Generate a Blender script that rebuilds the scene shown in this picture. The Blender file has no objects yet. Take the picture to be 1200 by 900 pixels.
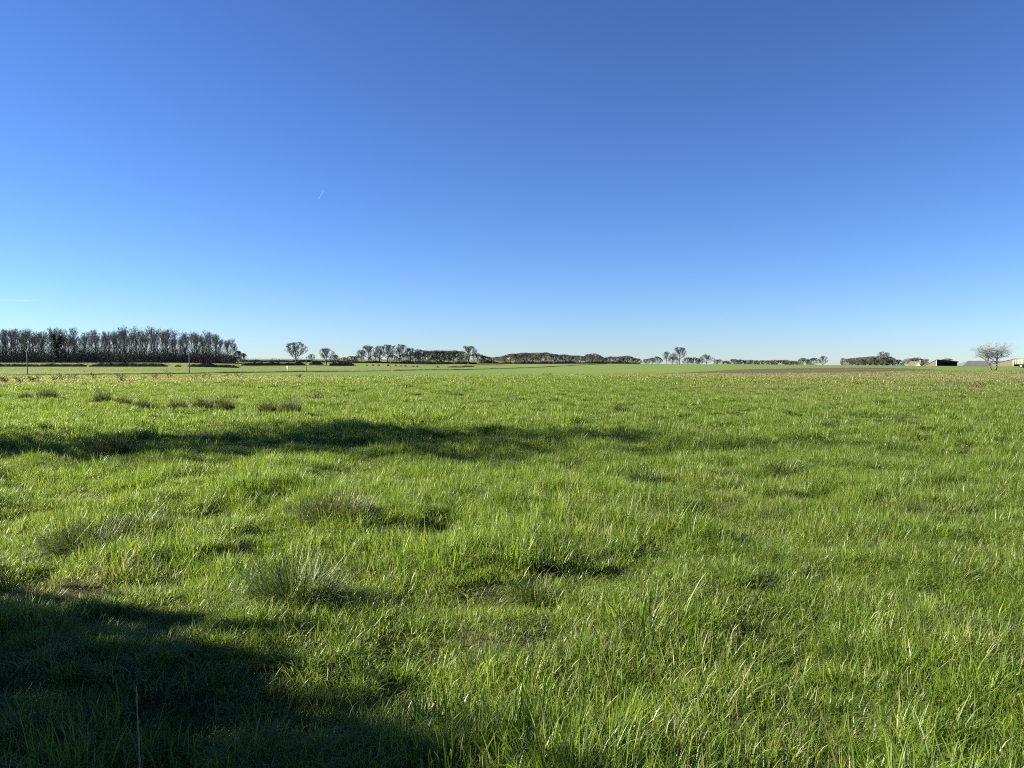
import bpy, math, random
import numpy as np
from mathutils import Vector, Matrix, Euler

# ------------------------------------------------------------------ camera, sky, sun, exposure
SC = bpy.context.scene
COL = SC.collection
R = math.radians
EYE = 1.62                 # eye height, metres
FPX = 901.0                # focal length in pixels of the 1200 px wide photograph
HOR = 421.0                # pixel row of the true horizon
SUN_EL = 27.0
SUN_AZ = -84.0             # degrees from the view axis (+Y), negative = left

cam_data = bpy.data.cameras.new('camera')
cam_data.sensor_width = 36.0
cam_data.lens = 36.0 * FPX / 1200.0
cam_data.clip_start = 0.05
cam_data.clip_end = 120000.0
cam = bpy.data.objects.new('camera', cam_data)
COL.objects.link(cam)
cam.location = (0, 0, EYE)
cam.rotation_euler = (R(90) - math.atan((450.0 - HOR) / FPX), 0, 0)
SC.camera = cam

world = bpy.data.worlds.new('World')
SC.world = world
world.use_nodes = True
wn = world.node_tree.nodes
wl = world.node_tree.links
wn.clear()
sky = wn.new('ShaderNodeTexSky')
sky.sky_type = 'NISHITA'
sky.sun_disc = False
sky.sun_elevation = R(SUN_EL)
sky.sun_rotation = R(SUN_AZ)
sky.altitude = 80.0
sky.air_density = 0.9
sky.dust_density = 0.0
sky.ozone_density = 3.0
bg = wn.new('ShaderNodeBackground')
bg.inputs['Strength'].default_value = 0.055
wo = wn.new('ShaderNodeOutputWorld')
wb = wn.new('ShaderNodeMix'); wb.data_type = 'RGBA'; wb.blend_type = 'MULTIPLY'   # daylight white balance of the camera
wb.inputs[0].default_value = 1.0
wb.inputs[7].default_value = (0.327, 0.422, 0.618, 1)
gm_ = wn.new('ShaderNodeGamma'); gm_.inputs[1].default_value = 1.13   # slight contrast, as the camera's tone curve gives
wl.new(sky.outputs[0], gm_.inputs[0])
wl.new(gm_.outputs[0], wb.inputs[6])
wl.new(wb.outputs[2], bg.inputs[0])
wl.new(bg.outputs[0], wo.inputs[0])

sun_dir = Vector((math.sin(R(SUN_AZ)) * math.cos(R(SUN_EL)),
                  math.cos(R(SUN_AZ)) * math.cos(R(SUN_EL)), math.sin(R(SUN_EL))))
sun_data = bpy.data.lights.new('sun', 'SUN')
sun_data.energy = 5.0
sun_data.angle = R(0.53)
sun_data.color = (1.0, 0.93, 0.82)
sun = bpy.data.objects.new('sun', sun_data)
COL.objects.link(sun)
sun.rotation_euler = (-sun_dir).to_track_quat('-Z', 'Y').to_euler()
sun.location = (-40, 5, 30)

SC.view_settings.view_transform = 'Standard'
SC.view_settings.look = 'None'
SC.view_settings.gamma = 1.0
SC.view_settings.use_curve_mapping = False
SC.view_settings.exposure = 1.95
SC.cycles.max_bounces = 6
SC.cycles.diffuse_bounces = 3
SC.cycles.glossy_bounces = 2
SC.cycles.transmission_bounces = 4
SC.cycles.transparent_max_bounces = 8
SC.cycles.use_denoising = False
SC.cycles.filter_width = 1.1

RNG = np.random.default_rng(7)
random.seed(7)

# ------------------------------------------------------------------ helpers: noise, mesh, tags
def vnoise(x, y, scale, seed):
    """smooth value noise in 0..1 at world positions"""
    x = np.asarray(x, float) / scale
    y = np.asarray(y, float) / scale
    xi = np.floor(x).astype(np.int64); yi = np.floor(y).astype(np.int64)
    fx = x - xi; fy = y - yi
    fx = fx * fx * (3 - 2 * fx); fy = fy * fy * (3 - 2 * fy)
    def h(a, b):
        n = (a * 374761393 + b * 668265263 + seed * 1274126177) & 0x7fffffff
        n = ((n ^ (n >> 13)) * 1274126177) & 0x7fffffff
        n = n ^ (n >> 16)
        return (n & 0xffff) / 65535.0
    a = h(xi, yi); b = h(xi + 1, yi); c = h(xi, yi + 1); d = h(xi + 1, yi + 1)
    return (a * (1 - fx) + b * fx) * (1 - fy) + (c * (1 - fx) + d * fx) * fy

def fbm(x, y, scale, seed, octaves=3):
    t = 0; amp = 1; s = 0
    for k in range(octaves):
        t = t + amp * vnoise(x, y, scale / 2 ** k, seed + k * 17); s += amp; amp *= 0.5
    return t / s

def smooth(e0, e1, x):
    t = np.clip((np.asarray(x, float) - e0) / (e1 - e0), 0, 1)
    return t * t * (3 - 2 * t)

class MB:
    """collects tubes, slivers, boxes and quads for ONE mesh"""
    def __init__(self):
        self.v = []; self.f = []
    def add(self, verts, faces):
        o = len(self.v)
        self.v.extend([tuple(p) for p in verts])
        self.f.extend([tuple(i + o for i in q) for q in faces])
    def box(self, lo, hi):
        x0, y0, z0 = lo; x1, y1, z1 = hi
        self.add([(x0, y0, z0), (x1, y0, z0), (x1, y1, z0), (x0, y1, z0), (x0, y0, z1), (x1, y0, z1), (x1, y1, z1), (x0, y1, z1)],
                 [(3, 2, 1, 0), (4, 5, 6, 7), (0, 1, 5, 4), (1, 2, 6, 5), (2, 3, 7, 6), (3, 0, 4, 7)])
    def tube(self, pts, radii, n=5, cap=True):
        pts = [Vector(p) for p in pts]
        rings = []
        for i, p in enumerate(pts):
            t = (pts[min(i + 1, len(pts) - 1)] - pts[max(i - 1, 0)])
            if t.length < 1e-9: t = Vector((0, 0, 1))
            t.normalize()
            ref = Vector((0, 1, 0)) if abs(t.y) < 0.9 else Vector((1, 0, 0))
            a = t.cross(ref).normalized(); b = t.cross(a)
            rings.append([p + (a * math.cos(2 * math.pi * k / n) + b * math.sin(2 * math.pi * k / n)) * radii[i] for k in range(n)])
        vs = [q for r in rings for q in r]
        fs = []
        for i in range(len(pts) - 1):
            for k in range(n):
                fs.append((i * n + k, i * n + (k + 1) % n, (i + 1) * n + (k + 1) % n, (i + 1) * n + k))
        if cap:
            fs.append(tuple(range(n - 1, -1, -1)))
            fs.append(tuple((len(pts) - 1) * n + k for k in range(n)))
        self.add(vs, fs)
    def sliver(self, p, q, w, rnd):
        p = Vector(p); q = Vector(q)
        d = q - p
        s = d.cross(Vector((rnd.uniform(-1, 1), rnd.uniform(-1, 1), rnd.uniform(-1, 1))))
        if s.length < 1e-6: return
        s = s.normalized() * w * 0.5
        self.add([p - s, p + s, q + s * 0.35, q - s * 0.35], [(0, 1, 2, 3)])
    def mesh(self, name, mat):
        me = bpy.data.meshes.new(name)
        me.from_pydata(self.v, [], self.f)
        me.materials.append(mat)
        me.update()
        return me
    def build(self, name, mat, parent=None, smooth_shade=False):
        me = self.mesh(name, mat)
        if smooth_shade:
            me.polygons.foreach_set('use_smooth', [True] * len(me.polygons))
        return link(name, me, parent)

def link(name, data, parent=None):
    o = bpy.data.objects.new(name, data)
    COL.objects.link(o)
    if parent: o.parent = parent
    return o

def tag(o, label=None, cat=None, group=None, kind=None):
    if label: o['label'] = label
    if cat: o['category'] = cat
    if group: o['group'] = group
    if kind: o['kind'] = kind
    return o

def thing(name, label, cat, loc=(0, 0, 0), rz=0.0, group=None):
    o = bpy.data.objects.new(name, None)
    COL.objects.link(o)
    o.empty_display_size = 0.3
    o.location = loc; o.rotation_euler = (0, 0, rz)
    return tag(o, label, cat, group)

def copy_tree(src, parent=None):
    c = src.copy(); COL.objects.link(c); c.parent = parent
    for ch in list(src.children):
        copy_tree(ch, c)
    return c

# ------------------------------------------------------------------ materials (all procedural)
def new_mat(name):
    m = bpy.data.materials.new(name); m.use_nodes = True
    nt = m.node_tree; nt.nodes.clear()
    out = nt.nodes.new('ShaderNodeOutputMaterial')
    return m, nt, out

def ramp(nt, fac, stops):
    r = nt.nodes.new('ShaderNodeValToRGB')
    el = r.color_ramp.elements
    while len(el) > 1: el.remove(el[0])
    el[0].position = stops[0][0]; el[0].color = (*stops[0][1], 1)
    for p, c in stops[1:]:
        e = el.new(p); e.color = (*c, 1)
    nt.links.new(fac, r.inputs[0])
    return r.outputs[0]

def mix(nt, fac, a, b):
    n = nt.nodes.new('ShaderNodeMix'); n.data_type = 'RGBA'
    for sock, val in ((n.inputs[0], fac), (n.inputs[6], a), (n.inputs[7], b)):
        if hasattr(val, 'is_output'): nt.links.new(val, sock)
        elif isinstance(val, tuple): sock.default_value = (*val, 1)
        else: sock.default_value = val
    return n.outputs[2]

def noise_tex(nt, scale, detail=4, rough=0.6, coord='Object', stretch=None):
    tc = nt.nodes.new('ShaderNodeTexCoord')
    src = tc.outputs[coord]
    if stretch:
        mp = nt.nodes.new('ShaderNodeMapping'); mp.inputs['Scale'].default_value = stretch
        nt.links.new(src, mp.inputs[0]); src = mp.outputs[0]
    n = nt.nodes.new('ShaderNodeTexNoise')
    n.inputs['Scale'].default_value = scale
    n.inputs['Detail'].default_value = detail
    n.inputs['Roughness'].default_value = rough
    nt.links.new(src, n.inputs['Vector'])
    return n.outputs[0]

def rough_mat(name, dark, light, scale=3.0, rough=0.85, spec=0.2, bump=0.3, stretch=None, detail=5):
    m, nt, out = new_mat(name)
    n = noise_tex(nt, scale, detail, 0.6, stretch=stretch)
    col = ramp(nt, n, [(0.3, dark), (0.7, light)])
    p = nt.nodes.new('ShaderNodeBsdfPrincipled')
    nt.links.new(col, p.inputs['Base Color'])
    p.inputs['Roughness'].default_value = rough
    p.inputs['Specular IOR Level'].default_value = spec
    if bump:
        b = nt.nodes.new('ShaderNodeBump'); b.inputs['Strength'].default_value = bump
        b.inputs['Distance'].default_value = 0.05
        nt.links.new(n, b.inputs['Height']); nt.links.new(b.outputs[0], p.inputs['Normal'])
    nt.links.new(p.outputs[0], out.inputs[0])
    return m

def leaf_mat(name, tex, trans, spec_rough=0.4, spec=0.5, trans_amt=0.42):
    """two sided thin leaf: glossy diffuse front mixed with translucency. tex(nt) gives the colour socket"""
    m, nt, out = new_mat(name)
    col = tex(nt)
    p = nt.nodes.new('ShaderNodeBsdfPrincipled')
    p.inputs['Roughness'].default_value = spec_rough
    p.inputs['Specular IOR Level'].default_value = spec
    nt.links.new(col, p.inputs['Base Color'])
    t = nt.nodes.new('ShaderNodeBsdfTranslucent')
    nt.links.new(mix_mult(nt, col, trans), t.inputs[0])
    ms = nt.nodes.new('ShaderNodeMixShader'); ms.inputs[0].default_value = trans_amt
    nt.links.new(p.outputs[0], ms.inputs[1]); nt.links.new(t.outputs[0], ms.inputs[2])
    nt.links.new(ms.outputs[0], out.inputs[0])
    return m

def mix_mult(nt, col, rgb):
    n = nt.nodes.new('ShaderNodeMix'); n.data_type = 'RGBA'; n.blend_type = 'MULTIPLY'
    n.inputs[0].default_value = 1.0
    nt.links.new(col, n.inputs[6]); n.inputs[7].default_value = (*rgb, 1)
    return n.outputs[2]

def grass_tex(nt):
    # blade attribute: x = green tone, y = deadness of this blade, z = position along the blade
    at = nt.nodes.new('ShaderNodeAttribute'); at.attribute_name = 'blade'
    sp = nt.nodes.new('ShaderNodeSeparateXYZ'); nt.links.new(at.outputs['Vector'], sp.inputs[0])
    green = ramp(nt, sp.outputs[0], [(0.0, (0.042, 0.092, 0.014)), (0.45, (0.120, 0.192, 0.019)), (1.0, (0.215, 0.275, 0.036))])
    straw = ramp(nt, sp.outputs[0], [(0.0, (0.15, 0.128, 0.066)), (1.0, (0.36, 0.32, 0.17))])
    ti = nt.nodes.new('ShaderNodeAttribute'); ti.attribute_type = 'INSTANCER'; ti.attribute_name = 'dry'
    ad = nt.nodes.new('ShaderNodeMath'); ad.operation = 'ADD'; ad.use_clamp = True
    nt.links.new(sp.outputs[1], ad.inputs[0]); nt.links.new(ti.outputs['Fac'], ad.inputs[1])
    # sharpen: a blade is mostly either green or dead
    st = nt.nodes.new('ShaderNodeMapRange'); st.interpolation_type = 'SMOOTHSTEP'
    st.inputs[1].default_value = 0.48; st.inputs[2].default_value = 0.95
    nt.links.new(ad.outputs[0], st.inputs[0])
    return mix(nt, st.outputs[0], green, straw)

M = {}
M['grass'] = leaf_mat('grass_blade', grass_tex, (1.4, 1.42, 0.75), 0.42, 0.45, 0.5)

def tussock_tex(nt):
    at = nt.nodes.new('ShaderNodeAttribute'); at.attribute_name = 'blade'
    sp = nt.nodes.new('ShaderNodeSeparateXYZ'); nt.links.new(at.outputs['Vector'], sp.inputs[0])
    green = ramp(nt, sp.outputs[0], [(0.0, (0.03, 0.06, 0.012)), (1.0, (0.12, 0.165, 0.026))])
    straw = ramp(nt, sp.outputs[0], [(0.0, (0.10, 0.085, 0.045)), (1.0, (0.33, 0.28, 0.16))])
    st = nt.nodes.new('ShaderNodeMapRange'); st.interpolation_type = 'SMOOTHSTEP'
    st.inputs[1].default_value = 0.5; st.inputs[2].default_value = 1.0
    nt.links.new(sp.outputs[1], st.inputs[0])
    return mix(nt, st.outputs[0], green, straw)
M['tussock'] = leaf_mat('tussock_blade', tussock_tex, (1.4, 1.35, 0.7), 0.5, 0.3, 0.22)

def evergreen_tex(nt):
    n = noise_tex(nt, 3.0, 3)
    return ramp(nt, n, [(0.3, (0.02, 0.045, 0.012)), (0.7, (0.05, 0.085, 0.02))])
M['evergreen'] = leaf_mat('evergreen_leaf', evergreen_tex, (1.3, 1.4, 0.6), 0.3, 0.5, 0.2)
def ivy_tex(nt):
    n = noise_tex(nt, 1.0, 3)
    return ramp(nt, n, [(0.3, (0.012, 0.025, 0.01)), (0.7, (0.03, 0.05, 0.016))])
M['ivy'] = leaf_mat('ivy_leaf', ivy_tex, (1.2, 1.3, 0.6), 0.5, 0.3, 0.15)

M['bark'] = rough_mat('grey_brown_bark', (0.06, 0.052, 0.042), (0.15, 0.13, 0.105), 2.0, 0.9, 0.15, 0.4, (1, 1, 0.25))
M['twig'] = rough_mat('hazed_grey_brown_twigs', (0.095, 0.095, 0.087), (0.185, 0.183, 0.165), 0.5, 0.9, 0.1, 0)  # lightened to put distance haze into the twig colour
M['twig_warm'] = rough_mat('hazed_olive_brown_twigs', (0.10, 0.096, 0.074), (0.19, 0.18, 0.14), 0.35, 0.9, 0.1, 0)  # olive brown, lightened and greyed for distance haze
M['twig_pale'] = rough_mat('pale_twigs', (0.15, 0.145, 0.125), (0.26, 0.25, 0.22), 1.0, 0.9, 0.1, 0)  # pale grey, paler than the twigs of the other trees
M['bark_pale'] = rough_mat('pale_bark', (0.10, 0.09, 0.07), (0.30, 0.27, 0.20), 2.0, 0.9, 0.1, 0.4, (1, 1, 0.3))
M['hedge'] = rough_mat('dark_hedge_twigs', (0.042, 0.04, 0.028), (0.10, 0.092, 0.062), 0.4, 0.95, 0.08, 0)
M['scrub'] = rough_mat('woodland_scrub', (0.05, 0.048, 0.04), (0.105, 0.098, 0.08), 0.3, 0.95, 0.08, 0)
M['dead_stem'] = rough_mat('dead_brown_stem', (0.07, 0.05, 0.03), (0.16, 0.115, 0.065), 8.0, 0.85, 0.2, 0)
M['straw_stem'] = rough_mat('dry_straw_stem', (0.20, 0.145, 0.07), (0.34, 0.26, 0.14), 14.0, 0.6, 0.3, 0)
M['pole'] = rough_mat('weathered_pole', (0.13, 0.11, 0.085), (0.22, 0.19, 0.15), 1.5, 0.85, 0.2, 0.3, (4, 4, 0.4))
M['metal'] = rough_mat('galvanised_metal', (0.35, 0.36, 0.37), (0.5, 0.51, 0.52), 6.0, 0.5, 0.4, 0)
M['white'] = rough_mat('white_paint', (0.72, 0.72, 0.70), (0.82, 0.82, 0.80), 3.0, 0.5, 0.4, 0)
M['cream_wall'] = rough_mat('cream_boarding', (0.08, 0.069, 0.045), (0.11, 0.096, 0.065), 0.9, 0.85, 0.2, 0.1, (1, 1, 3))
M['thatch'] = rough_mat('yellow_thatch', (0.13, 0.112, 0.068), (0.18, 0.158, 0.10), 1.6, 0.95, 0.05, 0.3)
M['roof_grey'] = rough_mat('grey_sheet_roof', (0.085, 0.084, 0.078), (0.14, 0.138, 0.128), 0.6, 0.75, 0.25, 0.1, (6, 1, 1))
M['dark_wood_and_shade'] = rough_mat('dark_boards_and_shade', (0.02, 0.02, 0.02), (0.05, 0.048, 0.045), 1.2, 0.9, 0.1, 0.2, (5, 5, 0.4))  # dark boards, also the shade painted into open fronts and openings
M['shadow_board'] = rough_mat('shaded_barn_boards', (0.05, 0.045, 0.04), (0.09, 0.08, 0.07), 1.2, 0.9, 0.1, 0.2, (5, 5, 0.4))  # boards toned dark for the shade under barn and shed roofs
M['post'] = rough_mat('pale_timber_post', (0.5, 0.48, 0.43), (0.66, 0.64, 0.58), 2.0, 0.8, 0.2, 0)
M['brick'] = rough_mat('tan_brick', (0.33, 0.25, 0.17), (0.45, 0.36, 0.25), 2.5, 0.9, 0.1, 0.1)
M['trailer'] = rough_mat('pale_green_paint', (0.20, 0.215, 0.125), (0.27, 0.285, 0.175), 0.8, 0.55, 0.3, 0.05)
M['tyre'] = rough_mat('black_rubber', (0.015, 0.015, 0.015), (0.035, 0.034, 0.032), 4.0, 0.8, 0.2, 0)
M['glass'] = rough_mat('dark_window_glass', (0.02, 0.025, 0.03), (0.04, 0.045, 0.05), 1.0, 0.08, 0.6, 0)

def ground_mat(name, stops, dry_cols=None, fine=9.0, coarse=0.05, bump=0.8, bump_dist=0.12):
    m, nt, out = new_mat(name)
    fine_n = noise_tex(nt, fine, 6, 0.7)
    coarse_n = noise_tex(nt, coarse, 5, 0.6)
    ad = nt.nodes.new('ShaderNodeMath'); ad.operation = 'MULTIPLY_ADD'
    nt.links.new(coarse_n, ad.inputs[0]); ad.inputs[1].default_value = 0.55
    ml = nt.nodes.new('ShaderNodeMath'); ml.operation = 'MULTIPLY'; ml.inputs[1].default_value = 0.45
    nt.links.new(fine_n, ml.inputs[0]); nt.links.new(ml.outputs[0], ad.inputs[2])
    col = ramp(nt, ad.outputs[0], stops)
    if dry_cols:
        at = nt.nodes.new('ShaderNodeAttribute'); at.attribute_name = 'dry'
        dr = ramp(nt, fine_n, [(0.3, dry_cols[0]), (0.7, dry_cols[1])])
        col = mix(nt, at.outputs['Fac'], col, dr)
    p = nt.nodes.new('ShaderNodeBsdfPrincipled')
    nt.links.new(col, p.inputs['Base Color'])
    p.inputs['Roughness'].default_value = 0.95
    p.inputs['Specular IOR Level'].default_value = 0.05
    b = nt.nodes.new('ShaderNodeBump'); b.inputs['Strength'].default_value = bump; b.inputs['Distance'].default_value = bump_dist
    nt.links.new(fine_n, b.inputs['Height']); nt.links.new(b.outputs[0], p.inputs['Normal'])
    nt.links.new(p.outputs[0], out.inputs[0])
    return m
M['meadow'] = ground_mat('meadow_turf', [(0.3, (0.028, 0.030, 0.012)), (0.6, (0.055, 0.062, 0.020))], ((0.09, 0.072, 0.04), (0.18, 0.15, 0.085)), 7.0, 0.08)
M['crop'] = ground_mat('young_crop', [(0.3, (0.085, 0.130, 0.030)), (0.65, (0.115, 0.160, 0.040))], None, 2.2, 0.01, 0.6, 0.15)
M['plough'] = ground_mat('stubble_soil', [(0.3, (0.055, 0.047, 0.026)), (0.65, (0.11, 0.095, 0.052))], None, 1.2, 0.04, 0.9, 0.4)
M['pasture'] = ground_mat('pasture_turf', [(0.3, (0.085, 0.12, 0.03)), (0.5, (0.12, 0.15, 0.042)), (0.68, (0.19, 0.19, 0.065))], None, 0.8, 0.03, 0.5, 0.15)
M['track'] = ground_mat('track_soil', [(0.3, (0.12, 0.11, 0.08)), (0.65, (0.19, 0.175, 0.13))], None, 1.5, 0.03, 0.5, 0.15)

# ------------------------------------------------------------------ terrain: a shallow valley to the left, a low crest to the right
YK = np.array([60, 100, 150, 210, 300, 400, 525, 650, 800, 1200, 3000, 20000.])
UK = np.array([-600, 0, 222, 359, 458, 533, 620, 715, 850, 1000, 1163, 1800.])
# depression of the ground below eye level, in 1/901 of the distance
DK = np.array([
    [24.3, 22.5, 20.8, 19.3, 12.5, 8.8, 4.2, 2.5, 2, 1, .4, .1],
    [24.3, 22.5, 20.8, 19.3, 12.5, 8.8, 4.2, 2.5, 2, 1, .4, .1],
    [24.3, 22.3, 20.6, 19.0, 14.5, 8.8, 4.2, 2.6, 2, 1, .4, .1],
    [24.3, 22.0, 20.0, 18.3, 16.5, 13.0, 7.8, 3.6, 2.2, 1, .4, .1],
    [24.3, 21.8, 19.6, 18.0, 16.8, 15.2, 9.5, 4.5, 2.4, 1, .4, .1],
    [24.3, 21.6, 19.4, 17.8, 16.6, 15.3, 13.0, 6.5, 2.8, 1, .4, .1],
    [24.3, 21.2, 19.0, 17.4, 16.0, 14.6, 12.2, 8.0, 3.2, 1.2, .5, .1],
    [24.3, 20.0, 17.8, 16.0, 13.6, 11.0, 7.5, 4.8, 5.2, 6.5, 6.0, 5.0],
    [24.3, 19.0, 16.0, 12.8, 8.5, 5.5, 5.4, 7.0, 9.0, 9.5, 8.0, 6.0],
    [24.3, 18.4, 15.0, 11.0, 7.0, 7.0, 9.0, 11.0, 12., 12., 10., 8.0],
    [24.3, 18.4, 15.0, 11.5, 8.0, 9.5, 11., 12., 13., 13., 11., 8.0],
    [24.3, 18.4, 15.0, 11.5, 8.0, 9.5, 11., 12., 13., 13., 11., 8.0]])
LG = np.linspace(math.log(60), math.log(20000), 360)
UG = np.linspace(-600, 1800, 241)
_t = np.array([np.interp(LG, np.log(YK), row) for row in DK])
DT = np.array([np.interp(UG, UK, _t[:, j]) for j in range(len(LG))]).T
def _blur(a, axis, n):
    k = np.hanning(n + 2)[1:-1]; k /= k.sum()
    pad = [(0, 0), (0, 0)]; pad[axis] = (n // 2, n // 2)
    return np.apply_along_axis(lambda r: np.convolve(r, k, 'valid'), axis, np.pad(a, pad, 'edge'))
DT = _blur(_blur(DT, 1, 13), 0, 9)

def uy(x, y):
    x = np.asarray(x, float); y = np.asarray(y, float)
    r = np.hypot(x, y); th = np.clip(np.arctan2(x, y), -R(50), R(50))
    return 600 + FPX * np.tan(th), r * np.cos(th)

def drop(u, Y):
    """depression of the ground from the table (u column, forward distance Y)"""
    u = np.clip(u, -600, 1799.9); l = np.clip(np.log(np.maximum(Y, 60)), LG[0], LG[-1] - 1e-9)
    a = (u + 600) / 10.0; i = np.minimum(a.astype(int), len(UG) - 2); fa = a - i
    b = (l - LG[0]) / (LG[1] - LG[0]); j = np.minimum(b.astype(int), len(LG) - 2); fb = b - j
    return (DT[i, j] * (1 - fa) + DT[i + 1, j] * fa) * (1 - fb) + (DT[i, j + 1] * (1 - fa) + DT[i + 1, j + 1] * fa) * fb

def ground(x, y):
    x = np.asarray(x, float); y = np.asarray(y, float)
    u, Y = uy(x, y)
    z = EYE - drop(u, Y) * np.maximum(Y, 60) / FPX
    z = z + (fbm(x, y, 7.0, 3, 2) - 0.5) * 0.10 * smooth(2, 8, np.hypot(x, y)) * (1 - smooth(120, 300, Y))
    z = z + ((vnoise(x, y, 0.5, 11) - 0.5) * 0.15 + (vnoise(x, y, 1.3, 12) - 0.5) * 0.09) * (1 - smooth(60, 100, Y))
    pit = smooth(0.66, 0.86, vnoise(x, y, 0.7, 19)) * smooth(0.35, 0.6, vnoise(x, y, 2.3, 23))
    z = z - 0.07 * pit * (1 - smooth(35, 60, Y))
    return z
def gz(x, y): return float(ground(np.array([x]), np.array([y]))[0])

def row_to_Y(u, py, hint=(60, 3000)):
    """forward distance at which the ground shows at photograph row py in column u (nearest one)"""
    Ys = np.exp(np.linspace(math.log(60), math.log(hint[1]), 500))
    D = drop(np.full(500, float(u)), Ys) + HOR
    if py >= D[0]: return EYE * FPX / (py - HOR)
    k = np.nonzero(D <= py)[0]
    return float(Ys[k[0]]) if len(k) else hint[1]

def spot(u, Y):
    x = (u - 600.0) / FPX * Y
    return Vector((x, Y, gz(x, Y)))

# meadow edge, stubble edge, dark ditch line (or crest), soil track, as photograph rows -> distances
def poly_rows(pts):
    us = [p[0] for p in pts]; ys = [row_to_Y(p[0], p[1]) for p in pts]
    return us, ys
EDGE_MEADOW = poly_rows([(-600, 440.4), (0, 440.4), (222, 439.0), (330, 439.6), (420, 441), (600, 440), (720, 439.3), (800, 438), (860, 438.6), (950, 438.2), (1020, 437.0), (1090, 435.2), (1163, 434.8), (1800, 434.8)])
EDGE_PLOUGH = poly_rows([(770, 438.5), (800, 436.5), (860, 433.2), (950, 431.2), (1020, 430.9), (1090, 432.5), (1110, 434.4)])
DITCH = ([-600, 0, 32, 222, 359, 458, 533, 600, 660, 715, 850, 1000, 1163, 1800],
         [206, 206, 210, 252, 350, 435, 525, 570, 600, 640, 620, 420, 330, 330])
TRACK_N = ([-600, 0, 90, 200, 320], [252, 252, 262, 275, 330])
TRACK_F = ([-600, 0, 90, 200, 320], [276, 276, 276, 280, 331])

def dryness(x, y):
    """share of dead, straw coloured grass on the meadow, 0..1"""
    u, Y = uy(x, y)
    Yc = np.interp(u, [0, 300, 500, 700, 850, 1000, 1163], [53, 64, 85, 105, 92, 82, 82])
    w = np.interp(u, [0, 300, 600, 800, 1163], [0.13, 0.16, 0.16, 0.25, 0.30])
    st = np.interp(u, [0, 300, 450, 650, 800, 1163], [0.85, 0.7, 0.2, 0.3, 0.42, 0.4])
    band = np.exp(-((np.log(np.maximum(Y, 1)) - np.log(Yc)) / w) ** 2) * st
    n = fbm(x, y, 2.6, 31, 3)
    patch = smooth(0.60, 0.78, n) * 0.2
    right = smooth(650, 950, u) * smooth(18, 40, Y) * 0.18
    # a few worn brown spots seen in the photograph
    sp = 0
    for (px, py, rad, s) in SPOTS:
        Yp = EYE * FPX / (py - HOR); xp = (px - 600) / FPX * Yp
        sp = sp + 0.7 * s * np.exp(-(((x - xp) / (rad * 1.5)) ** 2 + ((y - Yp) / rad) ** 2))
    return np.clip(band * (0.45 + 1.1 * fbm(x, y, 9.0, 77, 3)) + patch + 0.13 * smooth(18, 50, Y) * (0.4 + 1.2 * fbm(x, y, 3.3, 15, 2)) + right * (0.3 + 1.4 * fbm(x, y, 5.0, 5, 2)) + sp, 0, 1)
SPOTS = [(1090, 606, .35, .45), (1160, 765, .22, .45), (690, 765, .2, .4), (640, 540, .45, .4), (130, 690, .4, .55), (30, 700, .35, .5),
         (250, 720, .18, .35), (380, 610, .3, .4), (240, 820, .16, .4), (1120, 660, .25, .3), (800, 620, .3, .2), (960, 870, .16, .4),
         (1070, 490, .8, .4), (735, 485, .6, .3), (440, 500, .6, .2), (700, 640, .3, .25), (60, 660, .3, .35), (620, 860, .15, .3)]

def front_theta():
    a = np.arctan((np.linspace(-500, 1700, 441) - 600) / FPX)
    lo, hi = a[0], a[-1]
    return np.concatenate([np.linspace(-math.pi, lo, 50)[:-1], a, np.linspace(hi, math.pi, 50)[1:]])
TH = front_theta()
def zone(name, mat, near, far, rows, want_dry=False):
    """a strip of the ground sheet between two distance polylines; near/far(u) give forward distances"""
    thc = np.clip(TH, -R(50), R(50)); u = 600 + FPX * np.tan(thc); c = np.cos(thc)
    N = near(u); F = np.maximum(far(u), N)
    t = np.linspace(0, 1, rows)[:, None]
    Y = N[None] * (F / N)[None] ** t
    r = Y / c[None]
    x = r * np.sin(TH)[None]; y = r * np.cos(TH)[None]
    z = ground(x, y)
    nr, nc = x.shape
    verts = np.stack([x, y, z], -1).reshape(-1, 3)
    i, j = np.meshgrid(np.arange(nr - 1), np.arange(nc - 1), indexing='ij')
    keep = ((F - N)[:-1] + (F - N)[1:] > 1e-3)[None].repeat(nr - 1, 0)
    i = i[keep]; j = j[keep]
    faces = np.stack([i * nc + j, i * nc + j + 1, (i + 1) * nc + j + 1, (i + 1) * nc + j], -1)
    used = np.unique(faces); remap = np.full(nr * nc, -1); remap[used] = np.arange(len(used))
    verts = verts[used]; faces = remap[faces]
    me = bpy.data.meshes.new(name)
    me.from_pydata(verts.tolist(), [], faces.tolist())
    me.polygons.foreach_set('use_smooth', [True] * len(me.polygons))
    me.materials.append(mat)
    if want_dry:
        a = me.attributes.new('dry', 'FLOAT', 'POINT')
        a.data.foreach_set('value', dryness(verts[:, 0], verts[:, 1]).astype(np.float32))
    me.update()
    return tag(link(name, me), kind='structure')

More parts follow.
